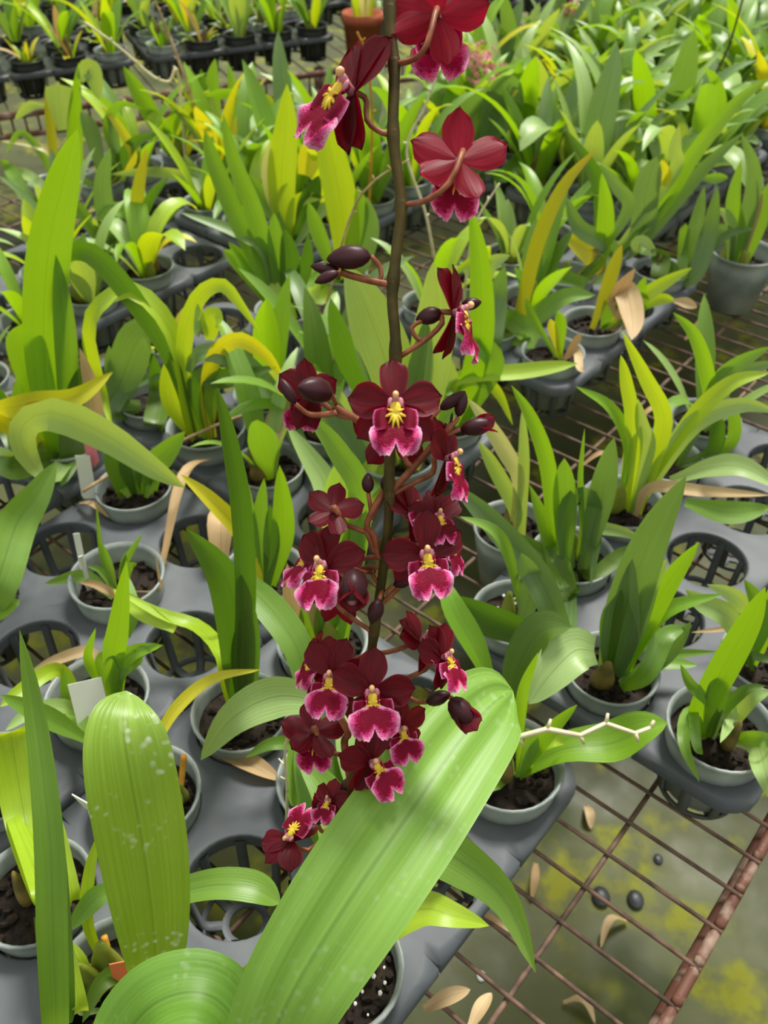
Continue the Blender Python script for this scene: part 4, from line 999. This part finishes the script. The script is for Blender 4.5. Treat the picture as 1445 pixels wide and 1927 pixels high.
# ---- pink flowered plants among the leaves ----
def floret():
    b = MB()
    for k in range(5):
        a = k*1.2566; d = Vector((math.cos(a), math.sin(a), .25)); t = Vector((-math.sin(a), math.cos(a), 0)); 
        pts = [Vector((0, 0, 0)), d*.45+t*.3, d*1., d*.45-t*.3]
        i0 = [b.add(p) for p in pts]; b.f.append(tuple(i0))
    b.blob(Vector((0, 0, .15)), (.2, .2, .3), 6, 4)
    return b.mesh('floret', M_pinkf)
FLO = floret()
def pinkplant(x, y, xt, yt, n, rx_, label, back=0):
    p = Z(x, y, 0); s = free_slot(p, .08)
    if s: p = s[0].copy()
    t = thing('potted_orchid', p, label, 'orchid plant')
    link('pot', POT, t); link('potting_mix', MIX[1], t)
    top = YP(xt, yt, p.y)
    st = rod(t, 'flower_stalk', [p+Vector((0, 0, .01)), p.lerp(top, .5)+Vector((.005, 0, 0)), top], .0025, M_stem)
    for k in range(n):
        q = Vector((RC.gauss(0, 1), RC.gauss(0, 1), RC.gauss(0, 1))).normalized()*rx_*RC.uniform(.55, 1)
        q.x += q.z*-.35
        m = Matrix.Translation(top-t.location+q) @ q.to_track_quat('Z', 'Y').to_matrix().to_4x4() @ Matrix.Scale(RC.uniform(.008, .011), 4)
        link('floret', FLO, t, mtx=m)
    for k in range(5):
        link('leaf', RC.choice(POOL['arching']), t, mtx=Matrix.Rotation(k*2.4, 4, 'Z') @ Matrix.Scale(.8, 4), mat=LM[RC.choice('gpb')])
pinkplant(905, 290, 912, 130, 70, .045, 'orchid with a round head of small pink flowers, right of the top blossom')
pinkplant(1085, 150, 1080, 25, 16, .025, 'orchid with a small pink flower near the top of the picture')

# ---- long dry twigs and spikes rising between the plants ----
def twig(label, pts, r, mat, base):
    p0 = Z(*base); p0.z = .006; s = None
    P = [p0]+[YP(x, y, p0.y+dy) for x, y, dy in pts]
    b = MB(); q = spline(P, 26); n = len(q)
    b.tube([p-p0 for p in q], [r*(1-.45*i/n) for i in range(n)], 7)
    rr = random.Random(int(pts[0][0]))
    for k in range(6, n-1, 4):
        d = Vector((rr.uniform(-1, 1), rr.uniform(-.5, .5), rr.uniform(.2, 1))).normalized()
        b.tube([q[k]-p0, q[k]-p0+d*.007], [r*.7, r*.35], 5)
    o = link('dry_flower_spike', b.mesh('dry_flower_spike', mat), None, p0); tag(o, label, 'dried flower spike')
twig('brown dry twig running up to the top edge, left of the red blossoms', [(378, 235, 0), (340, 125, -.02), (312, 50, -.02), (282, -20, -.03)], .0032, M_dry, (395, 330, 0))
twig('long pale twig curving down from the upper left corner', [(335, 140, -.02), (318, 154, -.03), (285, 142, -.04), (225, 90, -.05), (160, 42, -.06)], .0032, M_pale, (352, 330, 0))
twig('thin orange dry spike just left of the main stem', [(700, 240, 0), (690, 110, 0), (672, 60, 0)], .0022, M_stub, (690, 480, 0))
twig('pale crooked dry spike between the two red blossoms', [(800, 400, 0), (765, 285, 0), (800, 200, 0), (826, 130, 0)], .0024, M_pale, (818, 500, 0))
twig('pale knotted dry spike right of the second red blossom', [(880, 500, 0), (895, 420, 0), (940, 345, 0)], .0022, M_pale, (870, 600, 0))
twig('thin brown dry spike crossing left of the upper buds', [(655, 420, 0), (700, 345, 0), (770, 300, 0)], .0018, M_dry, (600, 640, 0))
twig('white dried spike hanging beside the lower blossoms', [(540, 1480, 0), (536, 1420, 0), (545, 1360, 0)], .0013, M_pale, (540, 1580, 0))
twig('olive flower stalk with small buds in the upper right corner', [(1330, 180, 0), (1370, 90, 0), (1400, -10, 0)], .0028, M_stem, (1290, 330, 0))

# ---- loose dead leaves on the floor, the wires and the trays ----
def litter(label, x0, y0, x1, y1, w, h, mk='t', arch=.3, mid=None, mat=None):
    a, c = Z(x0, y0, h), Z(x1, y1, h); L = (c-a).length
    m = (Z(*mid, h) if mid else (a+c)/2)+Vector((0, 0, L*arch))
    me = leaf_mesh([a, m, c], w/F*depth(m), fold=.5, tw=RN.uniform(-15, 15), base=.5, fixed=(c-a).cross(Vector((0, 0, 1))).normalized(), org=a, n=12).mesh('dead_leaf', LM[mk])
    o = link('dead_leaf', me, None, a); tag(o, label, 'dead leaf'); return o
FZ = -.615
litter('small curled tan leaf on the wet floor, highest in the gap', 1103, 1518, 1112, 1560, 18, FZ)
litter('tan leaf strip on the wet floor beside the cross wire', 1008, 1625, 1000, 1695, 16, FZ)
litter('curved brown leaf on the wet floor near the rail', 1180, 1735, 1130, 1785, 17, FZ, mid=(1145, 1742))
litter('brown leaf scrap on the wet floor at the bottom edge', 1060, 1888, 1120, 1927, 18, FZ, mid=(1095, 1890))
litter('broad tan leaf on the wires at the bottom, next to the tray', 798, 1900, 885, 1862, 30, ZB*100/100+.006, arch=.12)
litter('tan leaf on the wires at the bottom, right of another tan leaf', 885, 1935, 925, 1868, 28, ZB+.006, arch=.12)
litter('long thin tan leaf poking out from under the near tray', 870, 1700, 970, 1760, 12, ZB+.01, arch=.08)
litter('long pointed tan leaf lying over an empty round cell', 306, 1062, 402, 862, 22, .012, arch=.25)
litter('wide papery tan leaf standing in the empty cell behind the yellow leaf', 415, 1080, 435, 985, 50, .006, arch=.5)
litter('folded tan leaf on the tray under the small cup', 405, 1415, 530, 1470, 40, .003, arch=.05)
litter('narrow twisted tan leaf between the left cups', 148, 948, 205, 975, 14, .005, arch=.2)
litter('brown rolled leaf in the empty left cell', 92, 1240, 105, 1290, 22, -.05, arch=.3)
litter('tan leaf scrap on the bare wires, right side', 1190, 800, 1260, 780, 14, ZB+.006)
litter('reddish tan leaf strip on the bare wires behind the fan orchid', 1090, 880, 1165, 866, 12, ZB+.006)
litter('tan leaf strip on the bare wires near the middle tray', 1010, 780, 1080, 740, 14, ZB+.006)
litter('small tan leaf on the bare wires near the right tray', 1290, 640, 1340, 615, 14, ZB+.006)
for k, (x, y, s, lb) in enumerate(((1130, 1690, .013, 'left one of the two dark round pebbles on the floor'), (1195, 1695, .012, 'right one of the two dark round pebbles on the floor'), (905, 1838, .006, 'small white pebble on the floor at the bottom'), (1238, 1618, .007, 'tiny dark pebble on the floor near the rail'))):
    b = MB(); b.blob(Vector((0, 0, s*.3)), (s, s*1.2, s*.5), 12, 7)
    o = link('pebble', b.mesh('pebble', M_perl if k == 2 else M_black), None, Z(x, y, -.62)); tag(o, lb, 'pebble')


# ---------- light, camera ----------
w = bpy.data.worlds.new('greenhouse_daylight'); bpy.context.scene.world = w; w.use_nodes = True
nt = w.node_tree; nt.nodes.clear()
tc = nt.nodes.new('ShaderNodeTexCoord'); sp = nt.nodes.new('ShaderNodeSeparateXYZ'); mr = nt.nodes.new('ShaderNodeMapRange')
mx = nt.nodes.new('ShaderNodeMix'); mx.data_type = 'RGBA'; bg = nt.nodes.new('ShaderNodeBackground'); ou = nt.nodes.new('ShaderNodeOutputWorld')
mr.inputs['From Min'].default_value = 0.; mr.inputs['From Max'].default_value = .7
nt.links.new(tc.outputs['Generated'], sp.inputs[0]); nt.links.new(sp.outputs[2], mr.inputs['Value']); nt.links.new(mr.outputs[0], mx.inputs[0])
mx.inputs[6].default_value = (.30, .33, .26, 1); mx.inputs[7].default_value = (1, 1, .96, 1)
nt.links.new(mx.outputs[2], bg.inputs[0]); bg.inputs[1].default_value = .8; nt.links.new(bg.outputs[0], ou.inputs[0])
sl = bpy.data.lights.new('sun_through_roof', 'SUN'); sl.energy = 4.3; sl.angle = rad(16); sl.color = (1, .97, .9)
so = bpy.data.objects.new('sun_through_roof', sl); COL.objects.link(so)
so.rotation_euler = Vector((-.25, -.55, -1)).to_track_quat('-Z', 'Y').to_euler()
cam = bpy.data.cameras.new('camera'); co = bpy.data.objects.new('camera', cam); COL.objects.link(co)
co.location = CAM; co.rotation_euler = (math.pi/2-TH, 0, 0); cam.sensor_fit = 'VERTICAL'; cam.sensor_height = 36; cam.sensor_width = 27
cam.lens = F/1927*36; cam.clip_start = .02; cam.dof.use_dof = True; cam.dof.focus_distance = .47; cam.dof.aperture_fstop = 14
sc = bpy.context.scene; sc.camera = co
sc.view_settings.view_transform = 'Standard'; sc.view_settings.look = 'None'; sc.view_settings.exposure = .36; sc.view_settings.gamma = 1
sc.view_settings.use_curve_mapping = False
